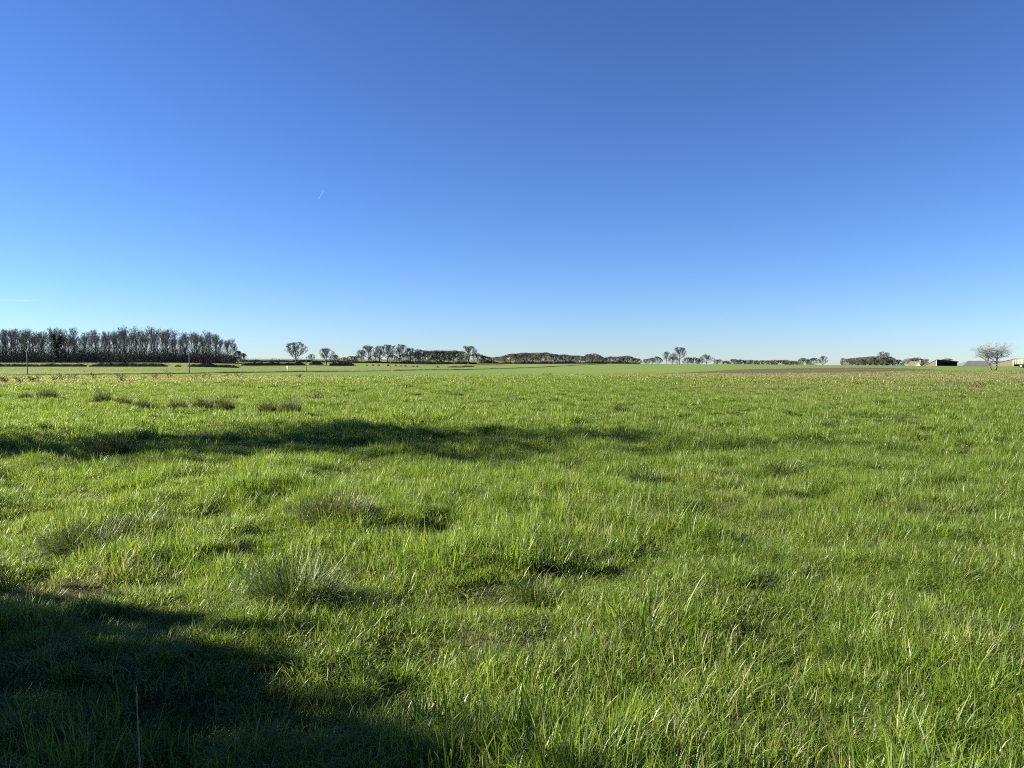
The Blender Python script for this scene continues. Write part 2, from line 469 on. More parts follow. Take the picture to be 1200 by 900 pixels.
f_meadow = lambda u: np.interp(u, *EDGE_MEADOW)
f_plough = lambda u: np.maximum(np.where((u > EDGE_PLOUGH[0][0]) & (u < EDGE_PLOUGH[0][-1]), np.interp(u, *EDGE_PLOUGH), 0), f_meadow(u))
f_ditch = lambda u: np.maximum(np.interp(u, *DITCH), f_plough(u))
f_tn = lambda u: np.where(u < 320, np.maximum(np.interp(u, *TRACK_N), f_ditch(u)), f_ditch(u))
f_tf = lambda u: np.where(u < 320, np.maximum(np.interp(u, *TRACK_F), f_tn(u)), f_tn(u))
zone('meadow_ground', M['meadow'], lambda u: np.full_like(u, 0.15), f_meadow, 220, True)
zone('stubble_strip', M['plough'], f_meadow, f_plough, 14)
zone('crop_field', M['crop'], f_plough, f_ditch, 40)
zone('pasture_field', M['pasture'], f_ditch, f_tn, 8)
zone('soil_track', M['track'], f_tn, f_tf, 5)
zone('distant_ground', M['pasture'], f_tf, lambda u: np.full_like(u, 20000.0), 110)

# ------------------------------------------------------------------ grass: patches of blades scattered over the meadow
def blades(n, rad, hlo, hhi, wlo, whi, segs, lean, rng, dead=0.08, droop=0.5, centre_bias=0.5, up=0.0, tone=0.48):
    """n curved blades rooted in a disc; returns verts, faces, attribute (tone, dead, along)"""
    V = []; F = []; A = []
    for _ in range(n):
        a = rng.uniform(0, 2 * math.pi); rr = rad * rng.uniform(0, 1) ** centre_bias
        bx, by = rr * math.cos(a), rr * math.sin(a)
        h = rng.uniform(hlo, hhi) * (0.7 + 0.6 * rng.random()); w = rng.uniform(wlo, whi)
        d = rng.uniform(0, 2 * math.pi) if rng.random() > up else a + rng.normal(0, 0.5)
        l0 = abs(rng.normal(0, lean)); dr = droop * rng.random() ** 1.3 * 1.8
        tw = d + math.pi / 2 + rng.normal(0, 0.6)
        sx, sy = math.cos(tw), math.sin(tw)
        px, py, pz = bx, by, -0.015
        bt = np.clip(rng.normal(tone, 0.30), 0, 1); dd = rng.random()
        de = 1.0 if dd < dead * 0.5 else (rng.uniform(0.35, 0.75) if dd < dead * 2.5 else rng.uniform(0.0, 0.35))
        o = len(V); ang = l0
        for s in range(segs + 1):
            t = s / segs
            ww = w * (1 - t ** 1.8) * 0.5
            if s == segs:
                V.append((px, py, pz)); A.append((bt, de, t))
            else:
                V.append((px - sx * ww, py - sy * ww, pz)); V.append((px + sx * ww, py + sy * ww, pz)); A += [(bt, de, t)] * 2
            step = h / segs; ang = l0 + dr * (t + 0.5 / segs) ** 1.5 * 1.6
            px += math.cos(d) * math.sin(ang) * step; py += math.sin(d) * math.sin(ang) * step; pz += math.cos(ang) * step
        for s in range(segs - 1):
            q = o + 2 * s; F.append((q, q + 1, q + 3, q + 2))
        q = o + 2 * (segs - 1); F.append((q, q + 1, q + 2))
    return V, F, A

def blade_mesh(name, mat, V, F, A):
    me = bpy.data.meshes.new(name); me.from_pydata(V, [], F); me.materials.append(mat)
    at = me.attributes.new('blade', 'FLOAT_VECTOR', 'POINT')
    at.data.foreach_set('vector', np.array(A, np.float32).ravel())
    me.polygons.foreach_set('use_smooth', [True] * len(me.polygons))
    me.update()
    return me

patch_col = bpy.data.collections.new('grass_patch_sources')
def patch(i, *a, **k):
    me = blade_mesh('grass_patch_%02d' % i, M['grass'], *blades(*a, **k))
    patch_col.objects.link(bpy.data.objects.new('grass_patch_%02d' % i, me))
rg = np.random.default_rng(21)
NP = [0]
def kinds(n, *a, **k):
    first = NP[0]
    for q in range(n):
        k2 = dict(k)
        k2['tone'] = 0.48 + 0.16 * math.sin(2.1 * q + n)
        patch(NP[0], *a, rg, **k2); NP[0] += 1
    return first, n
CARPET = kinds(7, 105, 0.20, 0.05, 0.14, 0.0030, 0.0066, 4, 0.60, dead=0.12, droop=1.0)
CLUMP = kinds(8, 170, 0.115, 0.10, 0.185, 0.0032, 0.0072, 5, 0.36, dead=0.08, droop=1.25, centre_bias=0.7, up=0.75)
STRAW = kinds(3, 9, 0.16, 0.14, 0.26, 0.0030, 0.0065, 6, 0.5, dead=4.0, droop=1.7)
MID = kinds(5, 170, 0.36, 0.06, 0.15, 0.006, 0.011, 3, 0.55, dead=0.13, droop=0.9)
MIDCLUMP = kinds(5, 120, 0.13, 0.12, 0.21, 0.007, 0.012, 4, 0.32, dead=0.09, droop=1.2, centre_bias=0.7, up=0.75)
FAR = kinds(4, 200, 1.1, 0.07, 0.16, 0.022, 0.045, 2, 0.50, dead=0.13, droop=0.7)

def scatter(r0, r1, th0, th1, dens):
    n = int(dens * 0.5 * (r1 ** 2 - r0 ** 2) * (th1 - th0))
    r = np.sqrt(RNG.uniform(r0 ** 2, r1 ** 2, n)); t = RNG.uniform(th0, th1, n)
    return r * np.sin(t), r * np.cos(t), r
def points():
    P = []; ROT = []; SCL = []; IDX = []; DRY = []
    def put(x, y, idx0, nvar, hs, spread, beyond=False):
        n = len(x)
        u, Y = uy(x, y)
        ok = (Y < np.interp(u, *EDGE_MEADOW) - 0.3) | beyond
        x = x[ok]; y = y[ok]; hs = hs[ok]; n = len(x)
        z = ground(x, y)
        P.append(np.stack([x, y, z], -1))
        ROT.append(np.stack([RNG.normal(0, 0.10, n), RNG.normal(0, 0.10, n), RNG.uniform(0, 6.283, n)], -1))
        s = spread * RNG.uniform(0.85, 1.2, n)
        sx = s * (0.6 + 0.4 * hs); SCL.append(np.stack([sx, sx, s * hs], -1))
        IDX.append(RNG.integers(idx0, idx0 + nvar, n))
        DRY.append(np.clip(dryness(x, y) * RNG.uniform(0.6, 1.3, n), 0, 0.75) * (0.0 if beyond else 1.0))
    def hgt(x, y):
        a = fbm(x, y, 0.75, 41, 2); b = fbm(x, y, 5.0, 43, 2)
        return np.clip(0.5 + 0.85 * smooth(0.32, 0.72, a) + 0.55 * (b - 0.45), 0.45, 1.45) * (1 - 0.45 * np.clip(dryness(x, y), 0, 1)) * (1 - 0.3 * smooth(0.66, 0.86, vnoise(x, y, 0.7, 19)))
    def lay(kind, r0, r1, half, dens, f0=None, f1=None, mask=None, hk=1.0, size=1.0):
        x, y, r = scatter(r0, r1, R(-half), R(half), dens)
        k = np.ones(len(x), bool)
        if f0: k &= RNG.random(len(x)) < smooth(f0[0], f0[1], r)
        if f1: k &= RNG.random(len(x)) > smooth(f1[0], f1[1], r)
        if mask is not None: k &= RNG.random(len(x)) < mask(x, y)
        x, y = x[k], y[k]
        put(x, y, kind[0], kind[1], hgt(x, y) * hk / size, size)
    lush = lambda x, y: (0.12 + 0.88 * smooth(0.40, 0.60, fbm(x, y, 0.95, 61, 2))) * (1 - 0.6 * np.clip(dryness(x, y) * 1.6, 0, 1))
    lay(CARPET, 0.6, 16, 78, 98, f1=(13, 16))
    lay(CLUMP, 0.6, 16, 78, 36, f1=(13, 16), mask=lush)
    lay(CLUMP, 0.6, 20, 62, 1.1, hk=1.3, size=1.5)      # small rounded tufts standing proud
    lay(MIDCLUMP, 16, 60, 50, 0.7, hk=1.2, size=1.7)
    lay(STRAW, 0.6, 20, 60, 3.2)
    lay(MID, 13, 52, 62, 15, f0=(13, 16), f1=(42, 52))
    lay(MIDCLUMP, 13, 60, 62, 14, f0=(13, 16), f1=(45, 60), mask=lush)
    lay(FAR, 40, 290, 43, 1.35, f0=(40, 50), hk=0.85)
    # thinner growth on the crop and the pasture beyond the meadow
    x, y, r = scatter(70, 430, R(-43), R(43), 0.2)
    u, Y = uy(x, y)
    k = (Y > f_ditch(u) + 1) & (u < 560) & ((Y < f_tn(u) - 1) | (Y > f_tf(u) + 1)) & (RNG.random(len(x)) < smooth(0.3, 0.6, fbm(x, y, 14.0, 83, 3)) * 0.9 + 0.1)
    x, y = x[k], y[k]
    put(x, y, FAR[0], FAR[1], np.full(len(x), 0.7), 1.0, True)
    return [np.concatenate(a) for a in (P, ROT, SCL, IDX, DRY)]
P, ROT, SCL, IDX, DRY = points()
gm = bpy.data.meshes.new('meadow_grass')
gm.vertices.add(len(P)); gm.vertices.foreach_set('co', P.astype(np.float32).ravel())
for nm, ty, arr, key in (('rot', 'FLOAT_VECTOR', ROT, 'vector'), ('scl', 'FLOAT_VECTOR', SCL, 'vector'), ('dry', 'FLOAT', DRY, 'value'), ('idx', 'INT', IDX, 'value')):
    a = gm.attributes.new(nm, ty, 'POINT')
    a.data.foreach_set(key, arr.astype(np.int32 if ty == 'INT' else np.float32).ravel())
gm.materials.append(M['grass']); gm.update()
grass = tag(link('meadow_grass', gm), 'uneven green meadow grass with dry blades covering the field', 'grass', kind='stuff')
ng = bpy.data.node_groups.new('scatter_grass', 'GeometryNodeTree')
ng.interface.new_socket('Geometry', in_out='INPUT', socket_type='NodeSocketGeometry')
ng.interface.new_socket('Geometry', in_out='OUTPUT', socket_type='NodeSocketGeometry')
gn = ng.nodes
gi = gn.new('NodeGroupInput'); go = gn.new('NodeGroupOutput')
ci = gn.new('GeometryNodeCollectionInfo'); ci.inputs[0].default_value = patch_col
ci.inputs['Separate Children'].default_value = True; ci.inputs['Reset Children'].default_value = True
iop = gn.new('GeometryNodeInstanceOnPoints'); iop.inputs['Pick Instance'].default_value = True
def nattr(nm, ty):
    n = gn.new('GeometryNodeInputNamedAttribute'); n.data_type = ty; n.inputs[0].default_value = nm; return n.outputs[0]
e2r = gn.new('FunctionNodeEulerToRotation')
ng.links.new(nattr('rot', 'FLOAT_VECTOR'), e2r.inputs[0])
ng.links.new(gi.outputs[0], iop.inputs['Points'])
ng.links.new(ci.outputs[0], iop.inputs['Instance'])
ng.links.new(nattr('idx', 'INT'), iop.inputs['Instance Index'])
ng.links.new(e2r.outputs[0], iop.inputs['Rotation'])
ng.links.new(nattr('scl', 'FLOAT_VECTOR'), iop.inputs['Scale'])
ng.links.new(iop.outputs[0], go.inputs[0])
grass.modifiers.new('scatter', 'NODES').node_group = ng

# ------------------------------------------------------------------ tussocks standing out of the meadow
def px_ground(px, py):
    Y = EYE * FPX / (py - HOR)
    if Y > 60: Y = row_to_Y(px, py)
    return (px - 600) / FPX * Y, Y
def tussock_mesh(name, seed, n, rad, h, dead, droop, wide=(0.0045, 0.009), lean=0.35, mat='tussock'):
    r = np.random.default_rng(seed)
    V, F, A = blades(n, rad, h * 0.7, h * 1.15, wide[0], wide[1], 5, lean, r, dead, droop, 0.75, up=0.8)
    return blade_mesh(name, M[mat], V, F, A)
def hummock_tex(nt):
    at = nt.nodes.new('ShaderNodeAttribute'); at.attribute_name = 'blade'
    sp = nt.nodes.new('ShaderNodeSeparateXYZ'); nt.links.new(at.outputs['Vector'], sp.inputs[0])
    green = ramp(nt, sp.outputs[0], [(0.0, (0.035, 0.055, 0.012)), (1.0, (0.09, 0.125, 0.022))])
    straw = ramp(nt, sp.outputs[0], [(0.0, (0.06, 0.05, 0.025)), (1.0, (0.20, 0.165, 0.085))])
    st = nt.nodes.new('ShaderNodeMapRange'); st.interpolation_type = 'SMOOTHSTEP'
    st.inputs[1].default_value = 0.3; st.inputs[2].default_value = 1.0
    nt.links.new(sp.outputs[1], st.inputs[0])
    return mix(nt, st.outputs[0], green, straw)
M['hummock'] = leaf_mat('hummock_blade', hummock_tex, (1.2, 1.2, 0.8), 0.6, 0.2, 0.2)
TM = {'tall': tussock_mesh('grass_tussock', 1, 1300, 0.20, 0.34, 0.12, 1.35, lean=0.5),
      'flop': tussock_mesh('grass_tussock', 2, 1300, 0.26, 0.36, 0.18, 1.5, lean=0.5),
      'thatch': tussock_mesh('grass_tussock', 3, 1500, 0.30, 0.26, 0.35, 1.1),
      'dark': tussock_mesh('grass_tussock', 4, 800, 0.15, 0.22, 0.06, 1.2, lean=0.5),  # dark green of these clumps mostly stands for shade
      'far': tussock_mesh('grass_tussock', 5, 900, 0.26, 0.40, 0.3, 1.35, (0.008, 0.014), 0.35, 'hummock')}
def tussock(kind, px, py, sx, sz, label, group=None):
    x, y = px_ground(px, py)
    o = link('grass_tussock', TM[kind]); o.location = (x, y, gz(x, y) - 0.01)
    o.rotation_euler = (0, 0, random.uniform(0, 6.28)); o.scale = (sx, sx, sz)
    return tag(o, label, 'tussock', group)
tussock('flop', 100, 645, 1.15, 0.85, 'wide floppy tussock with pale arching blades beside a dark shade clump')
tussock('dark', 158, 628, 1.5, 0.9, 'dark green clump standing for shade beside the wide floppy tussock')
tussock('tall', 345, 715, 1.15, 1.05, 'tall rounded green tussock with bright blades flowing down one side')
tussock('thatch', 392, 617, 1.1, 1.2, 'brown thatchy mound of dead grass mixed with green')
tussock('thatch', 350, 614, 0.7, 0.75, 'low brown shoulder of dead grass beside the thatchy mound')
tussock('flop', 470, 634, 0.75, 0.6, 'flattened tussock with pale dead blades lying over a dark hollow')
tussock('dark', 432, 672, 0.95, 0.8, 'small dark tussock with one bleached bent blade')
tussock('dark', 632, 706, 0.9, 0.8, 'clump toned dark bluish green for shade alone in short bright grass')
tussock('dark', 755, 760, 0.85, 0.85, 'dark clump standing for a shaded hollow behind long pale blades')
tussock('dark', 1005, 775, 0.8, 0.7, 'dark clump standing for a shaded hollow among tall yellow green blades on the open meadow')
tussock('far', 132, 536, 0.85, 0.95, 'dark bushy clump at the edge of the tree shadow band')
tussock('dark', 757, 570, 1.3, 1.2, 'small dark clump past the end of the tree shadow band')
tussock('dark', 920, 560, 1.6, 1.0, 'low dark clump lying in bright grass beyond the shadow tip')
for (px, py, s, h) in [(55, 472, 1.5, .95), (120, 473, 1.3, .9), (170, 480, 1.1, .8), (208, 482, 1.2, .85), (238, 482, 1.3, .8), (264, 483, 1.1, .9), (313, 489, 1.1, .85), (340, 490, 1.3, 1.0), (30, 470, 1.0, .7), (145, 478, 1.0, .8)]:
    tussock('far', px, py, s * .75, h * 1.4, 'dark hummock of coarse grass in the row beyond the tree shadow', 'row of grass hummocks beyond the shadow')
for (px, py, s, h) in [(960, 503, 1.2, .55), (1060, 504, 1.1, .5), (728, 487, 1.0, .6), (770, 503, 1.0, .55), (905, 610, .5, .4), (1080, 610, .6, .4), (410, 479, 1.0, .5), (535, 466, 1.3, .5), (590, 462, 1.3, .5), (600, 470, 1.2, .4), (700, 468, 1.1, .45)]:
    tussock('far', px, py, s * .7, h * 1.1, 'low dark knot of grass scattered over the open meadow', 'scattered low grass knots')

# dry stalks and dead weeds
def stalk(px, py_base, d, h, lean, label):
    x = (px - 600) / FPX * d
    m = MB(); pts = []; n = 9
    for k in range(n):
        t = k / (n - 1)
        pts.append((lean * h * t + 0.009 * math.sin(4.2 * t) + 0.02 * max(0, t - .7) ** 1.5, 0.01 * math.sin(3 * t), h * t))
    m.tube(pts, [0.0044 - 0.0022 * k / (n - 1) for k in range(n)], 6)
    o = thing('dry_stalk', label, 'stalk', (x, d, gz(x, d) - 0.02))
    m.build('stem', M['straw_stem'], o, True)
    for k in (2, 4, 6):
        m2 = MB(); m2.tube([pts[k], (pts[k][0] + 0.001, pts[k][1], pts[k][2] + 0.008)], [0.0052, 0.0046], 6)
        m2.build('stem_node', M['straw_stem'], o)
    return o
stalk(149, 0, 2.75, 0.55, 0.035, 'single upright straw coloured stalk standing in the shaded foreground')

def weed_mesh(seed, n, h):
    m = MB(); r = random.Random(seed)
    for _ in range(n):
        a = r.uniform(0, 6.28); l = r.uniform(0.05, 0.5); hh = h * r.uniform(0.5, 1.1)
        p0 = Vector((r.uniform(-.12, .12), r.uniform(-.12, .12), 0))
        p1 = p0 + Vector((math.cos(a) * l * hh * .5, math.sin(a) * l * hh * .5, hh * .6)); p2 = p1 + Vector((math.cos(a) * l * hh * .7, math.sin(a) * l * hh * .7, hh * .3))
        m.tube([p0, p1, p2], [0.010, 0.008, 0.004], 4)
        for q in range(5):
            b = p1.lerp(p2, r.random()); m.sliver(b, b + Vector((r.uniform(-.1, .1), r.uniform(-.1, .1), r.uniform(.02, .15))), 0.02, r)
    return m.mesh('dead_weed', M['dead_stem'])
WM = [weed_mesh(3, 9, 0.75), weed_mesh(4, 14, 0.6), weed_mesh(9, 6, 0.9)]
rw = random.Random(12)
for (px, py) in [(2, 448), (6, 449), (23, 449), (38, 448), (42, 449), (64, 446), (75, 447), (84, 446), (110, 445.5), (143, 448), (146, 446.5), (168, 446), (181, 445), (199, 445), (226, 447), (237, 445), (247, 445), (265, 444.5), (281, 445), (350, 444), (382, 444), (500, 442), (636, 442.5), (642, 442.5), (1137, 457), (1145, 456), (1150, 457), (1040, 442)]:
    x, y = px_ground(px, py); o = link('dead_weed', WM[rw.randrange(3)])
    o.location = (x, y, gz(x, y) - 0.02); o.rotation_euler = (0, 0, rw.uniform(0, 6.28)); s = rw.uniform(0.7, 1.2); o.scale = (s * 1.5, s * 1.5, s * .8)
    tag(o, 'dead brown dock weed standing in the far dry strip of the meadow', 'weed', 'dead weeds along the far strip')
x, y = px_ground(367, 468); o = link('dead_weed', WM[1]); o.location = (x, y, gz(x, y) - .02); o.scale = (1.5, 1.5, .42)
tag(o, 'lone dark sprawling dead weed on bright grass before the lone oaks', 'weed')
for (px, py) in [(236, 478), (244, 479), (251, 479), (257, 477)]:
    x, y = px_ground(px, py); o = link('dead_weed', WM[2]); o.location = (x, y, gz(x, y) - .02); o.scale = (.8, .8, .5); o.rotation_euler = (0, 0, px)
    tag(o, 'thin dead stalk cluster sticking up behind the row of hummocks', 'weed', 'thin dead stalks behind the hummocks')

# ------------------------------------------------------------------ bare trees
def bare_tree(seed, H, trunk_r, fork, crown_w, up, nlimb=8, nb=6, nt=6, tw=0.05, ntw=4):
    """returns (trunk and limbs, twig crown). fork = height share where limbs start, crown_w = half width / height, up = how upright limbs are"""
    r = random.Random(seed)
    T = MB(); C = MB()
    top = H * r.uniform(0.62, 0.72)
    tp = []; x = y = 0.0
    for k in range(6):
        t = k / 5
        tp.append(Vector((x, y, top * t))); x += r.uniform(-.02, .02) * H; y += r.uniform(-.02, .02) * H
    T.tube(tp, [trunk_r * 1.35] + [trunk_r * (1 - 0.72 * k / 5) for k in range(1, 6)], 7)
    def along(pts, t):
        a = t * (len(pts) - 1); i = min(int(a), len(pts) - 2); return pts[i].lerp(pts[i + 1], a - i)
    def limb(p, d, L, rad, mb, n=4, wob=0.22, lift=0.12, sides=4):
        pts = [p]; dd = d.normalized()
        for k in range(n):
            dd = (dd + Vector((r.uniform(-wob, wob), r.uniform(-wob, wob), r.uniform(-wob, wob) + lift))).normalized()
            pts.append(pull(pts[-1] + dd * L / n))
        mb.tube(pts, [rad * (1 - 0.8 * k / n) for k in range(n + 1)], sides, cap=False)
        return pts
    W = crown_w * H
    def env(p):   # keep the crown inside a rounded envelope
        cz = H * (fork + 1) / 2; hz = H * (1 - fork) / 2 * 1.08
        return (p.x / W) ** 2 + (p.y / W) ** 2 + ((p.z - cz) / hz) ** 2 < 1.0 + r.uniform(-.12, .15)
    lobes = [Vector((r.gauss(0, 1), r.gauss(0, 1), r.gauss(0.35, 0.8))).normalized() for _ in range(9)] + [Vector((r.uniform(-.3, .3), r.uniform(-.3, .3), 1)).normalized()]
    def pull(p):
        cz = H * (fork + 1) / 2; hz = H * (1 - fork) / 2 * 1.04
        v = math.sqrt((p.x / W) ** 2 + (p.y / W) ** 2 + ((p.z - cz) / hz) ** 2)
        q = Vector((p.x / W, p.y / W, (p.z - cz) / hz)).normalized()
        lim = 0.86 + 0.24 * max(max(0.0, q.dot(k)) ** 5 for k in lobes)
        if v <= lim: return p
        c = Vector((0, 0, cz)); return c + (p - c) * (lim * r.uniform(0.80, 1.06) / v)
    for i in range(nlimb + 5):
        lead = i >= nlimb
        t = 0.99 if lead else fork + (0.98 - fork) * (i / max(1, nlimb - 1)) ** 0.9
        t = min(0.99, t * (H * 0.72) / top)
        if lead: t = r.uniform(0.8, 0.99)
        base = along(tp, min(t, 0.999)); a = i * 2.4 + r.uniform(-.5, .5)
        upv = min(2.4, up * (0.45 + 1.9 * t * t))
        d = Vector((math.cos(a), math.sin(a), upv))
        if lead: d.z = r.uniform(1.4, 3.0)
        L = (W * r.uniform(0.85, 1.1)) * (1 + 0.3 * min(upv, 1.6)) * (1.12 - 0.45 * max(0, t - fork))
        if lead: L = H * r.uniform(0.24, 0.33)
        lp = limb(base, d, L, trunk_r * r.uniform(0.38, 0.55) * (1.1 - 0.5 * t), T, 4, 0.22, 0.10, 5)
        for j in range(nb):
            s = 0.25 + 0.75 * (j + r.random()) / nb; b0 = along(lp, min(s, .999))
            bd = (lp[-1] - lp[0]).normalized() + Vector((r.uniform(-1, 1), r.uniform(-1, 1), r.uniform(-.35, 1.0))) * 0.95
            bl = L * r.uniform(0.32, 0.5) * (1.15 - 0.4 * s)
            bp = limb(b0, bd, bl, trunk_r * 0.16, C, 3, 0.3, 0.1, 3)
            for k in range(nt):
                t0 = along(bp, min(.999, 0.2 + 0.8 * r.random()))
                td = (bp[-1] - bp[0]).normalized() + Vector((r.uniform(-1, 1), r.uniform(-1, 1), r.uniform(-.5, 1.0)))
                tl = bl * r.uniform(0.3, 0.6); t1 = t0 + td.normalized() * tl
                t0 = pull(t0); t1 = pull(t1)
                C.sliver(t0, t1, tw * 1.3, r)
                for q in range(ntw):
                    f0 = t0.lerp(t1, r.uniform(.2, 1)); fd = td.normalized() + Vector((r.uniform(-1, 1), r.uniform(-1, 1), r.uniform(-.6, 1.0)))
                    f1 = pull(f0 + fd.normalized() * tl * r.uniform(.35, .7))
                    C.sliver(f0, f1, tw * 0.75, r)
    return T, C
class TreeKind:
    def __init__(self, name, T, C, bark, twig):
        self.name = name; self.t = T.mesh(name + '_trunk', bark); self.c = C.mesh(name + '_crown', twig)
        self.H = max(v.co.z for v in self.c.vertices)
def plant(kind, loc, height, label, group=None, rz=None, wide=1.0, cat='tree', name=None, sink=0.3):
    s = height / kind.H
    o = thing(name or kind.name, label, cat, (loc[0], loc[1], loc[2] - sink), random.uniform(0, 6.28) if rz is None else rz, group)
    o.scale = (s * wide, s * wide, s)
    link('trunk', kind.t, o); link('crown', kind.c, o)
    return o
WOOD = [TreeKind('bare_tree', *bare_tree(100 + i, 25, 0.38, 0.30, 0.23, 1.5, 9, 6, 6, 0.07, 4), M['bark'], M['twig']) for i in range(6)]
OAK = [TreeKind('oak_tree', *bare_tree(200 + i, 16, 0.60, 0.26, 0.54, 0.38, 15, 8, 7, 0.075, 6), M['bark'], M['twig']) for i in range(4)]
SCRUB = [TreeKind('scrub_tree', *bare_tree(300 + i, 9, 0.18, 0.03, 0.72, 0.5, 16, 8, 7, 0.085, 6), M['bark'], M['twig_warm']) for i in range(5)]

# the wood on the left
rt = random.Random(4)
prof = lambda u: np.interp(u, [-80, 0, 60, 110, 165, 200, 250, 268, 280], [385, 384.5, 383.5, 385, 381.5, 385, 389, 393, 402])
wood_n = 0
for row in range(5):
    u = -70 + rt.uniform(0, 8)
    while u < 274 - row * 1.5:
        Y = 545 + row * 11 + rt.uniform(-3, 3)
        p = spot(u, Y)
        want = (HOR - prof(u)) / FPX * Y + (EYE - p.z)
        h = want * rt.uniform(0.74, 1.07) * (1.0 if row < 3 else 0.97)
        plant(WOOD[rt.randrange(6)], p, h, 'tall bare tree crowded among others in the dense leafless wood', 'trees of the dense leafless wood', rt.uniform(0, 6.28), rt.uniform(0.85, 1.1))
        wood_n += 1
        u += rt.uniform(9, 15)
def clutter(name, mat, n, fn, w, seed, parent=None):
    m = MB(); r = random.Random(seed)
    for _ in range(n):
        p, q = fn(r); m.sliver(p, q, w, r)
    return m.build(name, mat, parent)
def wood_scrub(r):
    u = r.uniform(-80, 276); Y = r.uniform(538, 600); p = spot_fast(u, Y)
    h = r.random() ** 1.3 * np.interp(u, [0, 250, 278], [11.5, 10, 4])
    b = p + Vector((0, 0, h * r.uniform(0.2, 1))); return b, b + Vector((r.uniform(-.9, .9), r.uniform(-.9, .9), r.uniform(.8, 2.6)))
_cache = {}
def spot_fast(u, Y):
    k = (round(u / 4), round(Y / 8))
    if k not in _cache: _cache[k] = gz((k[0] * 4 - 600) / FPX * k[1] * 8, k[1] * 8)
    return Vector(((u - 600) / FPX * Y, Y, _cache[k]))
tag(clutter('woodland_undergrowth', M['scrub'], 70000, wood_scrub, 0.2, 8), 'tangled brown undergrowth filling the floor of the leafless wood', 'undergrowth', kind='stuff')
# ivy covered tree in the wood
def ivy_tree():
    p = spot(66, 541); H = 21.5
    o = thing('ivy_tree', 'dark ivy covered trunk with two stubby tops at the edge of the wood', 'tree', (p.x, p.y, p.z - .3))
    T = MB(); T.tube([(0, 0, 0), (.2, 0, 6), (.5, 0, 10)], [.5, .4, .34], 7); T.tube([(.5, 0, 10), (-1.2, 0, 15), (-1.6, 0, 20)], [.3, .2, .08], 6); T.tube([(.5, 0, 10), (2.8, 0, 15), (3.2, 0, 19)], [.3, .2, .08], 6)
    T.build('trunk', M['bark'], o)
    m = MB(); r = random.Random(3)
    lobes = [(0, 2.5, 1.8, 2.6), (.2, 6, 2.0, 2.4), (.4, 9.5, 2.1, 2.4), (-.6, 12.5, 1.7, 2), (-1.3, 15.5, 1.45, 2.0), (-1.7, 18.5, 1.2, 2.2), (2, 12.5, 1.6, 2), (2.9, 15.5, 1.5, 2), (3.2, 18.0, 1.1, 1.8), (-2.6, 18.6, .8, .7)]
    for (cx, cz, rad, hz) in lobes:
        for _ in range(420):
            d = Vector((r.gauss(0, 1), r.gauss(0, 1), r.gauss(0, 1))).normalized() * r.uniform(.7, 1.08)
            c = Vector((cx + d.x * rad, d.y * rad, cz + d.z * hz)); m.sliver(c, c + Vector((r.uniform(-.4, .4), r.uniform(-.4, .4), r.uniform(-.5, .2))), .4, r)
    m.build('crown', M['ivy'], o)
ivy_tree()
for u, t, k in [(271, 395, 0), (274, 400, 3), (276.5, 405, 4), (279, 410, 1)]:
    p = spot(u, 550); plant(WOOD[k] if t < 408 else SCRUB[k], p, (HOR - t) / FPX * 550 + EYE - p.z, 'shrubby tree tapering down the ragged end of the wood', 'shrubby trees at the end of the wood', u, 1.0 if t < 408 else 0.6)
p = spot(285, 548); plant(SCRUB[1], p, 8.2, 'small slender tree standing apart just past the end of the wood', None, 1.0, 0.6)
p = spot(279, 552); plant(SCRUB[2], p, 5.5, 'low bush tucked against the last trees of the wood', None, 2.0, 1.0, 'bush', 'bush')

# ------------------------------------------------------------------ hedges and lines of bushes
def hedge(label, pts, h, w, seed, dens=26, name='hedge', cat='hedge', mat='hedge', gaps=(), group=None, tw=0.13):
    """pts = [(u, Y)...]; one hedge: an uneven leafy body of twigs over a rough core"""
    r = random.Random(seed)
    P0 = [spot(u, Y) for u, Y in pts]
    base = P0[0].copy()
    o = thing(name, label, cat, base, 0, group)
    core = MB(); tw_m = MB()
    seg = []
    for a, b in zip(P0[:-1], P0[1:]):
        L = (b - a).length; n = max(3, int(L / 1.3))
        for k in range(n): seg.append((a.lerp(b, k / n), (b - a).normalized(), L / n))
    prev = None
    for i, (p, d, L) in enumerate(seg):
        p = Vector((p.x, p.y, gz(p.x, p.y)))
        hh = h * (0.5 + 1.0 * float(fbm(p.x, p.y, 6.0, seed, 2))) * r.uniform(0.88, 1.12)
        e = min(i, len(seg) - 1 - i); hh *= min(1.0, 0.5 + 0.25 * e) if len(seg) > 5 else (0.55 if e == 0 else 1.0)
        ww = w * r.uniform(0.7, 1.1) * 0.5; s = Vector((-d.y, d.x, 0))
        q = p - base
        ring = [q - s * ww, q - s * ww * .85 + Vector((0, 0, hh * .35)), q - s * ww * .2 + Vector((0, 0, hh * .55)), q + s * ww * .35 + Vector((0, 0, hh * .5)), q + s * ww * .9 + Vector((0, 0, hh * .4)), q + s * ww]
        if prev is not None:
            core.add(prev + ring, [(k, k + 1, 7 + k, 6 + k) for k in range(5)])
        prev = ring
        for _ in range(int(dens * L)):
            c = q + d * r.uniform(0, L) + s * r.uniform(-ww, ww) * 1.2 + Vector((0, 0, hh * r.uniform(.15, 1.02)))
            tw_m.sliver(c, c + Vector((r.uniform(-.5, .5), r.uniform(-.5, .5), r.uniform(-.1, .6))) * h * .32, tw, r)
    core.build('hedge_body', M[mat], o); tw_m.build('twigs', M[mat], o)
    return o
hedge('long trimmed dark hedge along the pasture below the wood', [(-60, 400), (0, 400), (104, 402)], 2.9, 1.8, 1)
hedge('second length of trimmed hedge starting past a narrow gap', [(105, 402), (199, 404)], 2.7, 1.8, 2)
